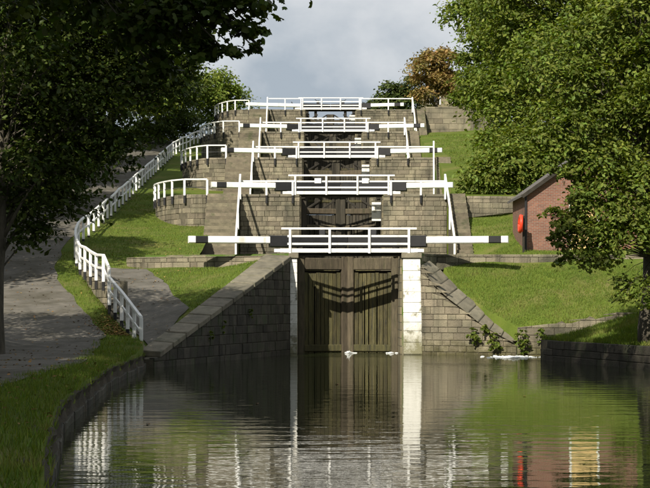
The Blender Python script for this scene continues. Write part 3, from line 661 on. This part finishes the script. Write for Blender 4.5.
# lockside paddle stands, black iron
rng = random.Random(5)
for k in range(1, 5):
    for s in (-1, 1):
        x = LX + s * 3.15; y = YB[k] + 3.4
        root = empty('paddle_stand', (x, y, LV[k])); tag(root, 'black iron paddle stand on the lockside %s of the %s gates' % ('left' if s < 0 else 'right', ORD[k]), 'paddle stand', 'paddle stands')
        MB().bar((x, y, LV[k] - .03), (x, y, LV[k] + .85), .26, .22).build('stand_post', M['metal'], root)
        MB().bar((x, y - .1, LV[k] + .55), (x - .3, y - .16, LV[k] + 1.05), .07, .07).build('winding_handle', M['metal'], root)

# ------------------------------------------------------------------ path fence
def fence(pts, label, wd=.12, top=1.0, foot=.35, drop=None):
    root = empty('path_fence', pts[0]); tag(root, label, 'fence', 'white towpath fences')
    for x, y, z in pts:
        MB().bar((x, y, z), (x, y, z + top), wd, wd).build('post', M['white'], root)
        MB().bar((x, y, z - foot), (x, y, z - .003), wd * .98, wd * .98).build('post_foot', M['black'], root)
    for a, b in zip(pts, pts[1:]):
        for zz, h in ((top + .02, .10), (.52, .09)):
            MB().bar((a[0], a[1], a[2] + zz), (b[0], b[1], b[2] + zz), .11 if zz > .9 else .05, h).build('rail', M['white'], root)
FO = -.08
lowf = [(EDGE_L(y) + FO, y, z) for y, z in ((60.2, .62), (61.5, .92), (62.9, 1.22), (64.3, 1.5), (65.8, 1.78), (67.3, 2.05))]
fence(lowf, 'white fence stepping down to the water at the end of the retaining wall')
midf = [(EDGE_L(y) + FO, y, TR(EDGE_L(y), y) + .05 + dz) for y, dz in ((67.6, .35), (69.6, .15), (71.6, 0), (73.6, 0), (75.6, 0), (77.6, 0), (79.6, 0), (81.6, 0), (83.6, 0), (85.6, 0), (87.6, 0), (89.6, 0), (91.6, 0), (93.6, 0), (95.6, 0), (97.4, 0))]
fence(midf, 'white fence bending along the path beside the lower lawn')
upf = [(EDGE_L(y) + FO, y, TR(EDGE_L(y), y) + .05) for y in [99.2 + 2.0 * i for i in range(36)]]
fence(upf, 'long white fence climbing the hill between dark wood and terraces')
o = MB().hexa([(-7.25, 67.0, 2.0), (-6.95, 67.0, 2.0), (-6.95, 67.3, 2.0), (-7.25, 67.3, 2.0), (-7.23, 67.02, 2.95), (-6.97, 67.02, 2.95), (-6.97, 67.28, 2.95), (-7.23, 67.28, 2.95)]).build('stone_post', M['stone'])
bv = o.modifiers.new('b', 'BEVEL'); bv.width = .03; bv.segments = 2; tag(o, 'short square stone post behind the lower white fence', 'bollard')

# ------------------------------------------------------------------ brick hut
hx0, hx1, hy0, hy1, hz, he, ha = 10.05, 15.25, 85.0, 91.0, 4.45, 7.3, 9.15
root = empty('brick_hut', (12.6, 88, hz)); tag(root, 'red brick hut with slate gable roof half hidden by the right tree', 'hut')
xm = (hx0 + hx1) / 2
v = [(x - 12.6, y - 88, z - hz) for y in (hy0, hy1) for x, z in ((hx0, hz), (hx1, hz), (hx1, he), (xm, ha), (hx0, he))]
me = bpy.data.meshes.new('wall'); me.from_pydata(v, [], [(0, 1, 2, 3, 4), (9, 8, 7, 6, 5), (0, 5, 6, 1), (1, 6, 7, 2), (4, 9, 5, 0), (2, 7, 8, 3), (3, 8, 9, 4)]); me.update()
o = bpy.data.objects.new('wall', me); me.materials.append(M['brick']); col.objects.link(o); o.parent = root
MB().box(hx0 - .05, hx1 + .05, hy0 - .06, hy1, hz - 1.4, hz - .003).build('plinth', M['coping'], root)
for s, xa in ((-1, hx0), (1, hx1)):
    rm = MB(); oz = .1; sl = (ha - he) / (xm - hx0); ex = .25
    a = (xa + s * ex, he - sl * ex + oz); b = (xm, ha + oz)
    rm.hexa([(a[0], hy0 - .25, a[1] - .08), (b[0], hy0 - .25, b[1] - .08), (b[0], hy1 + .2, b[1] - .08), (a[0], hy1 + .2, a[1] - .08), (a[0], hy0 - .25, a[1] + .04), (b[0], hy0 - .25, b[1] + .04), (b[0], hy1 + .2, b[1] + .04), (a[0], hy1 + .2, a[1] + .04)])
    rf = rm.build('roof', M['slate'], root)
    MB().bar((a[0], hy0 - .28, a[1] - .09), (b[0], hy0 - .28, b[1] - .09), .05, .17).build('bargeboard', M['dark_timber'], root)
dr = MB().box(12.15, 13.35, hy0 - .05, hy0 + .05, hz, hz + 2.3).build('door', M['cream'], root)
MB().box(12.05, 12.148, hy0 - .07, hy0 + .03, hz, hz + 2.4).box(13.352, 13.45, hy0 - .07, hy0 + .03, hz, hz + 2.4).box(12.149, 13.351, hy0 - .07, hy0 + .03, hz + 2.302, hz + 2.4).build('door_frame', M['oldwhite'], root)
MB().bar((hx0 - .06, hy0 - .06, hz), (hx0 - .06, hy0 - .06, he - .1), .1, .1).build('downpipe', M['black'], root)
MB().bar((13.15, hy0 - .1, hz + 1.05), (13.15, hy0 - .04, hz + 1.05), .06, .06).build('handle', M['metal'], dr).location = (0, 0, 0)

# life ring on its post
root = empty('life_ring_stand', (9.72, 84.0, 4.3)); tag(root, 'red life ring holder on a wooden post beside the brick hut', 'life ring')
MB().bar((9.78, 84.0, 4.3), (9.78, 84.0, 6.2), .10, .10).build('post', M['dark_timber'], root)
pts = [(9.62 + .02 * math.sin(a), 83.9 + .36 * math.cos(a), 5.82 + .36 * math.sin(a)) for a in [i * math.pi / 12 for i in range(25)]]
MB().tube(pts, .085, 8).build('ring', M['red'], root)
MB().box(9.60, 9.72, 83.72, 84.1, 5.45, 6.22).build('holder', M['red'], root)

# ------------------------------------------------------------------ house on the hill
hp = Vector((13.2, 182, 18.6)); root = empty('stone_house', tuple(hp)); tag(root, 'stone house on the hilltop behind the autumn tree', 'house')
v = [(x, y, z) for y in (-3.5, 3.5) for x, z in ((-2.6, 0), (2.6, 0), (2.6, 4.6), (0, 6.6), (-2.6, 4.6))]
me = bpy.data.meshes.new('wall'); me.from_pydata(v, [], [(0, 1, 2, 3, 4), (9, 8, 7, 6, 5), (0, 5, 6, 1), (1, 6, 7, 2), (4, 9, 5, 0), (2, 7, 8, 3), (3, 8, 9, 4)]); me.materials.append(M['ashlar'])
o = bpy.data.objects.new('wall', me); col.objects.link(o); o.parent = root
for s in (-1, 1):
    a, b = (hp.x + s * 2.8, hp.z + 4.5), (hp.x, hp.z + 6.7); y0, y1 = hp.y - 3.7, hp.y + 3.7
    MB().hexa([(a[0], y0, a[1]), (b[0], y0, b[1]), (b[0], y1, b[1]), (a[0], y1, a[1]), (a[0], y0, a[1] + .12), (b[0], y0, b[1] + .12), (b[0], y1, b[1] + .12), (a[0], y1, a[1] + .12)]).build('roof', M['slate'], root)
for x, z in ((-1.2, 3.2), (1.1, 3.2), (-1.2, .9), (1.1, .9)):
    f = MB().box(hp.x + x - .55, hp.x + x + .55, hp.y - 3.56, hp.y - 3.45, hp.z + z, hp.z + z + 1.3).build('window', M['white'], root)
    p = MB().box(hp.x + x - .44, hp.x + x + .44, hp.y - 3.575, hp.y - 3.5, hp.z + z + .1, hp.z + z + 1.2).build('pane', M['houseglass'], f); p.location = (0, 0, 0)

# ------------------------------------------------------------------ foliage
def rnd_unit(rng, n):
    v = rng.normal(size=(n, 3)); return v / np.linalg.norm(v, axis=1)[:, None]
def leaf_mesh(name, C, Nrm, size, rng, m, parent, lobed=False, mul=1.0):
    n = len(C); t = rnd_unit(rng, n); U = np.cross(Nrm, t); U /= np.maximum(1e-6, np.linalg.norm(U, axis=1))[:, None]; W = np.cross(Nrm, U)
    s = size * rng.uniform(.6, 1.4, n) * mul
    if lobed:
        prof = np.array([(-.52, 0, .02), (-.42, -.26, 0), (-.24, -.50, -.08), (-.02, -.40, .02), (.24, -.46, -.08), (.34, -.25, .02), (.66, 0, -.16), (.36, .23, .02), (.22, .48, -.08), (0, .40, .02), (-.22, .52, -.08), (-.42, .24, 0)]); k = 12
        V = C[:, None, :] + s[:, None, None] * (prof[None, :, 0:1] * U[:, None] + prof[None, :, 1:2] * W[:, None] + prof[None, :, 2:3] * Nrm[:, None])
        idx = np.arange(n * k); return arr_mesh(name, V.reshape(-1, 3), k, n, idx, m, parent)
    prof = np.array([(-.6, 0, 0), (-.12, -.36, .10), (.35, -.22, .08), (.65, 0, -.06), (.35, .22, .08), (-.12, .36, .10)])
    V = C[:, None, :] + s[:, None, None] * (prof[None, :, 0:1] * U[:, None] + prof[None, :, 1:2] * W[:, None] + prof[None, :, 2:3] * Nrm[:, None])
    b = (np.arange(n) * 6)[:, None]; idx = np.concatenate([b + np.array([[0, 1, 2, 3]]), b + np.array([[0, 3, 4, 5]])], 1).reshape(-1)
    return arr_mesh(name, V.reshape(-1, 3), 4, n * 2, idx, m, parent)
def cloud(lobes, n, rng, spray=.55, per=26, inner=.25, flat_=.45, big=1.0):
    """leaf positions and normals: lobes (centre, radii) > sprays on the lobe's outer shell > leaves in flattened discs"""
    wts = np.array([l[1][0] * l[1][1] + l[1][1] * l[1][2] + l[1][0] * l[1][2] for l in lobes]); wts = wts / wts.sum()
    C = []; NN = []; SZ = []
    for lb, wgt in zip(lobes, wts):
        c, r = lb[0], lb[1]; k = max(2, int((lb[2] if len(lb) > 2 else n * wgt) / per)); spr = spray * min(1, r[0] / .8); d = rnd_unit(rng, k); d[:, 2] = np.where((d[:, 2] < -.25) & (rng.random(k) < .6), -d[:, 2], d[:, 2])
        rad = np.where(rng.random(k) < inner, rng.uniform(.35, .8, k), rng.uniform(.82, 1.08, k))
        P = np.array(c) + d * np.array(r) * rad[:, None]
        cnt = per; q = rng.normal(size=(k, cnt, 3)) * np.array([spr, spr, spr * flat_]) * rng.uniform(.5, 1.3, k)[:, None, None]
        # discs droop outwards
        q[:, :, 2] -= .35 * (q[:, :, 0] * d[:, None, 0] + q[:, :, 1] * d[:, None, 1])
        C.append((P[:, None] + q).reshape(-1, 3))
        nn = .55 * d[:, None, :] + np.array([0, 0, .65]) + rng.normal(size=(k, cnt, 3)) * .5
        NN.append(nn.reshape(-1, 3)); SZ.append(np.full(k * cnt, 1.0 if len(lb) > 2 else big))
    C = np.concatenate(C); NN = np.concatenate(NN); NN /= np.linalg.norm(NN, axis=1)[:, None]
    return C, NN, np.concatenate(SZ)
def mk_lobes(c, R_, n, r, rng, zmin=-.5, f0=.68, f1=.92):
    L_ = []
    i = 0
    while len(L_) < n:
        i += 1; g = math.pi * (3 - math.sqrt(5)); z = 1 - (1 - zmin) * ((len(L_) + .5) / n); a = g * len(L_) + rng.uniform(-.4, .4); q = math.sqrt(max(0, 1 - z * z))
        f = rng.uniform(f0, f1); rr = r * rng.uniform(.75, 1.25)
        L_.append((np.array(c) + np.array([math.cos(a) * q * R_[0], math.sin(a) * q * R_[1], z * R_[2]]) * f, (rr, rr, rr * .72)))
    L_.append((np.array(c), (R_[0] * .5, R_[1] * .5, R_[2] * .5)))
    return L_
def trunk_mesh(root, base, lobes, rad, rng, m='bark', lz=.22):
    b = Vector(base); top = Vector((np.mean([l[0][0] for l in lobes]), np.mean([l[0][1] for l in lobes]), max(l[0][2] for l in lobes)))
    top = b.lerp(top, .85) + Vector((0, 0, 0)); n = 9; pts = []; rr = []
    for i in range(n):
        t = i / (n - 1); p = b.lerp(top, t); p.x += (b.x - p.x) * (1 - t) * .6 * t + rng.normal() * .06 * (top.z - b.z) * .12 * t; p.y += rng.normal() * .06 * (top.z - b.z) * .12 * t
        pts.append(p); rr.append(rad * (1.35 if i == 0 else 1) * (1 - .86 * t))
    mb = MB().tube([pts[0] - Vector((0, 0, .5))] + pts, [rr[0]] + rr, 10); mb.build('trunk', M[m], root)
    lm = MB()
    for lb in lobes:
        c, r = lb[0], lb[1]; c = Vector(c); zf = (c.z - r[2] - b.z) / max(.1, top.z - b.z) * .75; zf = min(.85, max(lz, zf)); i = zf * (n - 1); j = int(i); p = pts[j].lerp(pts[min(n - 1, j + 1)], i - j); r0 = min(rr[j] * .5, .06 * (r[0] + r[1]) / 2)
        mid = p.lerp(c, .5) + Vector((0, 0, (c - p).length * .06)); lm.tube([p, p.lerp(mid, .5) , mid, c], [r0, r0 * .75, r0 * .5, r0 * .18], 6)
        for q in range(4):
            e = c + Vector(rnd_unit(rng, 1)[0] * np.array(r) * .85); lm.tube([mid.lerp(c, .4 + .12 * q), mid.lerp(e, .6), e], [r0 * .3, r0 * .2, .012], 5, cap=False)
    lm.build('limb', M[m], root)
def tree(label, base, lobes, n, size, m, rad, seed, cat='tree', name='tree', lobed=False, spray=.55, per=26, group=None, inner=.25, flat_=.45, big=1.0, lz=.22, zc=None):
    rng = np.random.default_rng(seed); root = empty(name, base); tag(root, label, cat, group)
    C, NN, SZ = cloud(lobes, n, rng, spray, per, inner, flat_, big)
    if zc is not None: kp = (C[:, 2] > zc) | (SZ == 1.0); C, NN, SZ = C[kp], NN[kp], SZ[kp]
    leaf_mesh('crown', C, NN, size, rng, M[m], root, lobed, SZ)
    if rad: trunk_mesh(root, base, lobes, rad, rng, lz=lz)
    return root
RG = np.random.default_rng(77)
# right-hand trees
lob = mk_lobes((16.6, 80, 11.4), (5.9, 5.2, 7.4), 40, 1.55, RG, zmin=-.5, f0=.58, f1=1.0)
lob += [((13.2, 76.8, 6.0), (1.3, 1.2, .9)), ((12.4, 76.6, 5.1), (.9, .8, .55)), ((13.4, 76.4, 4.7), (1.1, .9, .6)), ((12.0, 76.6, 4.3), (.75, .6, .4)), ((14.6, 76.6, 7.0), (1.7, 1.4, 1.1)), ((11.3, 78.4, 9.9), (1.5, 1.4, 1.1)), ((10.6, 79.0, 12.2), (1.8, 1.6, 1.3)), ((11.4, 77.4, 6.3), (.55, .6, .4)), ((15.0, 76.4, 5.2), (1.0, .9, .9)), ((12.6, 77.5, 8.2), (1.4, 1.3, .8)), ((11.1, 77, 5.5), (.8, .6, .6)), ((10.7, 77, 4.6), (.5, .5, .35)), ((11.5, 76.6, 3.9), (.7, .5, .3)), ((12.3, 77, 6.7), (.9, .7, .6)), ((10.3, 77.6, 6.0), (.35, .4, .25))]
KQ = .744
lob = [((c[0] * KQ, c[1] * KQ, CAMZ + (c[2] - CAMZ) * KQ), tuple(q * KQ for q in r)) for c, r in lob]      # moved nearer: it stands on the bank
lob += [((10.4, 57.4, 2.72), (.7, .35, .05), 260), ((9.6, 57.4, 2.82), (.4, .2, .035), 80), ((10.3, 57.0, 2.3), (.6, .3, .05), 240), ((9.75, 56.8, 2.32), (.35, .2, .03), 70), ((10.75, 56.6, 2.0), (.5, .3, .06), 220), ((12.5, 57, 4.5), (1.3, 1.2, 1.0), 1500),
        ((8.0, 57.5, 6.95), (.6, .5, .32), 620), ((8.75, 57.3, 6.4), (.6, .5, .38), 650), ((7.5, 57.6, 7.3), (.42, .4, .26), 330), ((7.65, 57.4, 6.35), (.25, .3, .15), 120), ((9.4, 57, 5.9), (.6, .5, .45), 640), ((8.3, 57.5, 7.7), (.7, .6, .4), 750), ((8.15, 57.4, 6.25), (.35, .4, .25), 300), ((8.5, 57.4, 5.95), (.4, .4, .25), 300),
        ((8.3, 57.3, 4.6), (.5, .5, .45), 620), ((7.85, 57.3, 4.15), (.32, .4, .25), 260), ((8.9, 57, 4.05), (.55, .5, .42), 620), ((8.55, 57.2, 5.4), (.5, .5, .42), 560), ((9.3, 57, 3.55), (.5, .4, .25), 380), ((9.6, 57, 4.9), (.65, .6, .5), 800), ((8.1, 57.5, 3.5), (.3, .3, .15), 170), ((7.6, 57.4, 5.0), (.2, .25, .15), 90), ((10.2, 57, 4.3), (.5, .5, .5), 500)]
tree('large green sycamore on the right bank, leaves hanging before the brick hut', (11.1, 58.6, 1.35), lob, 92000, .122, 'leaf', .42, 1, spray=.30, per=28, inner=.12)
lob = mk_lobes((16.6, 112, 18.4), (6.0, 5.6, 8.8), 32, 1.9, RG, zmin=-.8, f0=.6, f1=1.0)
lob += [((12.2, 110, 13.2), (1.8, 1.6, 1.6)), ((11.2, 108, 11.4), (1.5, 1.4, 1.4))]
tree('tall leafy tree behind the brick hut, left edge against the sky', (16.2, 112, 10.2), lob, 72000, .205, 'leaf', .45, 2, spray=.5, inner=.12)
lob = mk_lobes((14.9, 142, 21.8), (3.3, 3.3, 6.8), 16, 1.6, RG, zmin=-.85)
tree('lighter green slender tree beyond the tall right tree', (15.2, 142, 15.4), lob, 24000, .25, 'leaf_light', .3, 3, spray=.5)
lob = [((9.3, 98.2, 8.9), (1.2, 1.2, 1.0)), ((10.6, 98.0, 9.3), (1.4, 1.3, 1.3)), ((11.9, 98.4, 9.4), (1.4, 1.2, 1.4)), ((10.2, 99.6, 9.6), (1.5, 1.3, 1.3)), ((12.6, 100, 10.2), (1.7, 1.3, 1.8)), ((8.7, 98.9, 8.5), (.7, .8, .6)), ((13.5, 97.5, 9.0), (1.6, 1.3, 1.6)), ((11.4, 100.5, 10.8), (1.3, 1.2, 1.0))]
tree('broad leafy bush on the second terrace beside the narrow stairs', (10.6, 99, 7.8), lob, 17000, .17, 'leaf', .1, 4, cat='bush', name='bush', spray=.35)
lob = mk_lobes((11.2, 164, 22.6), (2.4, 2.0, 3.8), 15, .8, RG, zmin=-.7, f0=.5, f1=1.1)
tree('orange autumn tree above the tall stone wall', (11.2, 164, 18.7), lob, 7000, .24, 'leaf_autumn', .16, 5, spray=.4, per=20, inner=.4)
lob = [((6.3, 168, 20.3), (1.2, 1.2, 1.2)), ((7.6, 168.5, 21.2), (1.3, 1.3, 1.3)), ((8.8, 168, 20.8), (1.2, 1.2, 1.4)), ((5.2, 168, 19.7), (.9, .9, .8)), ((9.2, 167.5, 22.4), (.8, .8, .9)), ((6.9, 168, 22.2), (.6, .6, .5))]
tree('small olive-green tree behind the topmost footbridge', (7.4, 168, 18.4), lob, 7000, .22, 'leaf_olive', .14, 6, spray=.36, per=20)
lob = [((13.2, 158.2, 20.0), (1.0, .8, .9)), ((14.4, 158.6, 20.6), (1.3, 1, 1.4)), ((15.8, 158.4, 20.6), (1.4, 1, 1.4))]
tree('dark green bush growing along the top of the tall wall', (14, 158.5, 18.9), lob, 6000, .22, 'leaf', .1, 7, cat='bush', name='bush', spray=.4)
# near tree at the left, its branches hanging into the top corner
lob = mk_lobes((-8.6, 32.0, 17.3), (6.3, 8.0, 10.6), 40, 2.4, RG, zmin=-.6, f0=.74)
for (x, y, z, a, b, c, cnt) in ((-1.1, 27, 6.6, .35, .4, .14, 260), (-.95, 27, 6.25, .2, .3, .10, 110), (-.85, 27, 5.95, .10, .2, .08, 40), (-1.25, 27, 5.85, .16, .3, .09, 90), (-1.8, 27.2, 6.45, .5, .5, .28, 700), (-1.75, 27.2, 5.95, .25, .3, .14, 220),
        (-2.5, 27.5, 6.35, .5, .6, .35, 700), (-2.35, 27.5, 5.75, .22, .3, .16, 160), (-3.2, 28.2, 6.7, .6, .7, .3, 500), (-1.6, 27.5, 7.1, .8, .7, .3, 700), (-4.3, 28.5, 6.9, .8, .8, .25, 400)):
    lob.append(((x, y, z), (a, b, c), cnt))
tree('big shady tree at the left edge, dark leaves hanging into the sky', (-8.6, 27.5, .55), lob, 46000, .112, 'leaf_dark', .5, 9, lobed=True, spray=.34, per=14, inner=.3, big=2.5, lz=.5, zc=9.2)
# darker mid tree whose trunk stands at the picture's left edge
lob = mk_lobes((-11.2, 54.5, 8.6), (5.2, 4.0, 4.7), 20, 1.6, RG, zmin=-.75)
for (x, y, z, a, b, c, cnt) in ((-6.5, 55, 8.6, 1.6, 1.3, 1.2, 2600), (-5.3, 55.5, 9.6, 1.3, 1.2, 1.0, 2000), (-4.6, 55.5, 8.6, .7, .8, .5, 700), (-8.3, 54.5, 5.2, 1.3, 1.1, .7, 1600), (-7.2, 55, 6.6, 1.3, 1.1, .9, 1800), (-8.0, 54.5, 10, 1.6, 1.4, 1.4, 2600), (-6.0, 55.2, 7.0, .8, .8, .6, 800), (-6.3, 55, 10.8, 1.6, 1.3, 1.0, 2400), (-8.8, 54.5, 7.5, 1.6, 1.4, 1.4, 2600), (-8.4, 54, 4.2, .6, .6, .35, 500), (-9.2, 54, 11.6, 1.6, 1.4, 1.2, 2400), (-5.2, 55, 11.2, 1.2, 1.1, .8, 1700), (-4.2, 55.5, 10.4, .9, .8, .6, 1000), (-7.4, 54.6, 12.0, 1.5, 1.2, .9, 1900), (-10.4, 54, 5.6, 1.2, 1.1, .8, 1500), (-4.0, 55.4, 9.4, .4, .5, .3, 300)):
    lob.append(((x, y, z), (a, b, c), cnt))
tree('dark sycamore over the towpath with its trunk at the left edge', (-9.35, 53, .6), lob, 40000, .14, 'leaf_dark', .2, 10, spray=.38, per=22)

# wood along the left of the path
def wood(label, x, y, h, r, seed, m='leaf_dark', n=28000, size=.24, lean=0):
    z = TL(x, y); rg = np.random.default_rng(seed); lob = mk_lobes((x + lean, y, z + h * .60), (r, r * .95, h * .42), 15, r * .42, rg, zmin=-.85)
    return tree(label, (x, y, z - .1), lob, n, size, m, h * .022, seed, group='trees of the left-hand wood', spray=.62)
wood('dark tree of the left wood, nearest to the path bend', -19.5, 72, 14, 4.8, 101, lean=1)
wood('tall dark tree deep in the left wood', -23, 84, 17, 5.5, 102)
wood('dark tree leaning over the towpath halfway up', -18.6, 96, 14, 4.6, 103, lean=1.6)
wood('green tree beside the towpath above the halfway tree', -18.2, 112, 14, 4.6, 104, 'leaf', lean=2)
wood('tree in the wood beside the upper towpath', -17.6, 128, 13, 4.4, 105, 'leaf', lean=2)
wood('uppermost tree of the left wood near the fence top', -16.8, 146, 11, 3.9, 106, 'leaf', lean=1.6)
wood('pale green tree behind the topmost curved railing', -9.6, 172, 6.2, 2.6, 107, 'leaf_light', 9000, .22)
wood('small tree at the head of the white fence', -13.6, 157, 9, 3.3, 116, 'leaf_dark', 15000, .22)
wood('tree at the far end of the left wood', -14.5, 168, 9, 3.4, 108, 'leaf', 12000)
wood('dark tree at the back of the left wood', -29, 104, 17, 6, 109)
wood('broad dark tree filling the far left edge', -26, 64, 15, 5.5, 110)
# shade trees out of the picture that throw the shadows over the towpath
wood('large tree left of the frame shading the towpath', -17.5, 38, 16, 5.6, 111, n=26000, size=.28)
wood('large tree behind the camera on the left bank', -15, 14, 18, 6, 112, n=26000, size=.3)
wood('shade tree close to the left bank behind the camera', -9.5, 11, 22, 6, 113, n=30000, size=.32)
wood('shade tree furthest behind the camera', -12.5, 2, 19, 6, 115, n=28000, size=.32)
wood('shade tree left of the big near tree', -17, 26, 16, 5, 114, n=20000, size=.28)
# undergrowth along the path
rg = np.random.default_rng(9)
for i, (x, y) in enumerate(((-17.2, 80), (-17.5, 87), (-17.3, 94), (-17.6, 101), (-17.2, 109), (-17.4, 118), (-17.1, 128), (-16.9, 138), (-16.6, 62), (-16, 70), (-14.2, 156), (-12.0, 167))):
    z = TL(x, y); lob = [((x + rg.uniform(-1, 1), y + rg.uniform(-3, 3), z + rg.uniform(.5, 1.7)), (1.4, 2, 1.0)) for _ in range(5)]
    tree('dark undergrowth bush %s left of the towpath' % ('by the bend', 'above the bend', 'before the halfway tree', 'past the halfway tree', 'under the green tree', 'above the green tree', 'by the upper wood', 'below the uppermost tree', 'at the lower left edge', 'below the nearest wood tree', 'at the hilltop', 'at the very top of the hill')[i],
         (x, y, z), lob, 3600, .22, 'leaf_dark' if i % 3 else 'leaf', .05, 200 + i, cat='bush', name='bush', group='undergrowth along the path', spray=.4)
# plants on the right wing wall and rubble
for i, (x, y, z, s, lb) in enumerate(((6.45, 73.3, .75, .38, 'green plant rooted in the middle of the right wing wall'), (7.25, 72.9, .55, .36, 'green plant low on the right wing wall'), (8.35, 72.3, .55, .5, 'leafy weeds where the wing wall meets the rubble'), (9.1, 72.1, .8, .3, 'small weed growing on the rubble wall'), (6.9, 73.1, 1.05, .2, 'small tuft of fern on the right wing wall'))):
    tree(lb, (x, y, z - s), [((x, y - .1, z), (s * .6, .14, s)), ((x + s * .4, y - .12, z - s * .5), (s * .5, .13, s * .6))], 420, .085, 'leaf_light', 0, 300 + i, cat='plant', name='wall_plant', spray=.13, per=14, group='plants on the masonry')
for i, (t, z) in enumerate(((.45, 1.7), (.7, 1.25), (.82, .9))):
    x, y = WING(t); tree('pale weed hanging on the dark left wing wall, %s' % ('upper', 'middle', 'lower')[i], (x + .08, y, z), [((x + .1, y - .02, z), (.08, .18, .22))], 90, .08, 'leaf_light', 0, 320 + i, cat='plant', name='wall_plant', spray=.09, per=10, group='plants on the masonry')

# ------------------------------------------------------------------ grass blades, fallen leaves, foam
def blades(name, label, n, xr, yr, T, keep, h, wd, seed):
    rng = np.random.default_rng(seed); V = []
    x = rng.uniform(*xr, n * 2); y = rng.uniform(*yr, n * 2); cnt = 0
    for a, b in zip(x, y):
        if not keep(a, b): continue
        z = T(a, b); hh = h * rng.uniform(.5, 1.4); an = rng.uniform(0, math.pi); dx, dy = math.cos(an) * wd, math.sin(an) * wd; lx, ly = rng.normal(0, .4, 2) * hh
        V += [(a - dx, b - dy, z - .02), (a + dx, b + dy, z - .02), (a + lx, b + ly, z + hh)]; cnt += 1
        if cnt >= n: break
    o = arr_mesh(name, np.array(V), 3, cnt, np.arange(cnt * 3), M['blade']); tag(o, label, 'grass', kind='stuff')
blades('verge_grass', 'rough grass on the shaded verge by the water', 30000, (-7.2, -1.6), (13, 59), TL, lambda x, y: pathR(y) - .18 + .15 * math.sin(y * 3.1) + .1 * math.sin(y * 7.7) < x < EDGE_L(y) - .02, .11, .010, 1)
blades('edge_grass', 'grass hanging over the stone canal edging', 9000, (-6, -1.0), (13, 59.5), lambda x, y: .42, lambda x, y: EDGE_L(y) - .14 < x < EDGE_L(y) + .08, .13, .010, 7)
blades('strip_grass', 'grass strip between the towpath and the fence wall', 9000, (-12, -5.6), (59, 84), TL, lambda x, y: pathR(y) - .03 < x < EDGE_L(y) - .05, .10, .012, 8)
blades('lawn_grass', 'short lit lawn grass left of the stairs', 22000, (-11.2, -5.4), (78.5, 112), TR, lambda x, y: x > EDGE_L(y) + .1, .075, .016, 2)
blades('lawn_grass', 'grass of the small triangle above the dark wing wall', 9000, (-8, -1.8), (64, 77.5), TR, lambda x, y: brR(y) + .05 < x < xr_bank(y) - .1 - .5 * max(0, (70 - y) / 20) and y < 78 - .19 * (-x), .07, .014, 3)
blades('slope_grass', 'lit grass of the right-hand slope above the water', 26000, (5.2, 15), (72.7, 77.8), TRR, lambda x, y: x > XR(y) + .06, .085, .014, 4)
blades('slope_grass', 'lit grass between the right stairs and the hut', 14000, (7.9, 12.5), (79, 95), TRR, lambda x, y: True, .08, .016, 5)
blades('terrace_grass', 'grass of the upper right terraces beside the narrow stairs', 14000, (7.95, 13), (96, 150), TRR, lambda x, y: x > 8 + (1.8 if 134 < y < 137 else .8), .10, .022, 9)
blades('bank_grass', 'shaded grass on top of the right bank', 50000, (8.4, 15), (54, 72.7), TRR, lambda x, y: x > XR(y) + .1, .12, .014, 6)
rng = np.random.default_rng(12); Cs = []
for _ in range(900):
    y = rng.uniform(22, 90); x = rng.uniform(pathL(y), EDGE_L(y)); Cs.append((x, y, TL(x, y) + .05))
for _ in range(700):
    y = 62 + abs(rng.normal(0, 2.2)); x = EDGE_L(y) - .15 - abs(rng.normal(0, .45)); Cs.append((x, y, TL(x, y) + .05))
for _ in range(260):
    y = rng.uniform(62, 90); x = rng.uniform(EDGE_L(y), -5); Cs.append((x, y, TR(x, y) + .08))
Cs = np.array(Cs); NN = np.tile([0, 0, 1.0], (len(Cs), 1)) + rng.normal(size=(len(Cs), 3)) * .25; NN /= np.linalg.norm(NN, axis=1)[:, None]
o = leaf_mesh('fallen_leaves', Cs, NN, .075, rng, M['litter'], None); tag(o, 'scattered brown fallen leaves on the towpath', 'leaves', kind='stuff')
Cs = np.array([(-2.9, 31.5, .01), (-1.2, 38, .01), (3.1, 29, .01), (.6, 47, .01), (4.8, 41, .01), (-3.6, 44, .01)])
o = leaf_mesh('floating_leaves', Cs, np.tile([0, 0, 1.0], (len(Cs), 1)), .09, rng, M['litter'], None); tag(o, 'a few brown leaves floating on the canal', 'leaves', kind='stuff')
def foam(name, label, c, sx, sy, n, h, seed):
    rng = random.Random(seed); mb = MB()
    for _ in range(n):
        x, y = c[0] + rng.gauss(0, sx), c[1] + rng.gauss(0, sy); r = rng.uniform(.008, .028); z = abs(rng.gauss(0, .05)) * h * max(0, 1 - abs(x - c[0]) / (sx * 1.6))
        ln_ = rng.uniform(1.5, 5) if z < .02 else 1.3
        mb.tube([(x - r * ln_, y, z - r * .3), (x - r * ln_ * .4, y, z + r * .15), (x + r * ln_ * .5, y, z + r * .1), (x + r * ln_, y, z - r * .3)], [r * .3, r * .8, r * .7, r * .2], 6)
    o = mb.build(name, M['foam']); tag(o, label, 'foam', kind='stuff')
foam('gate_splash', 'small white splash of leaking water at the gate foot', (1.50, 76.9), .11, .05, 45, 1.0, 1)
foam('outflow_foam', 'white foam where the side stream enters beside the wing wall', (7.8, 70.9), .55, .6, 130, .25, 2)
foam('gate_ripple_foam', 'thin white ripple line along the right gate foot', (3.3, 76.8), .2, .04, 14, .2, 3)
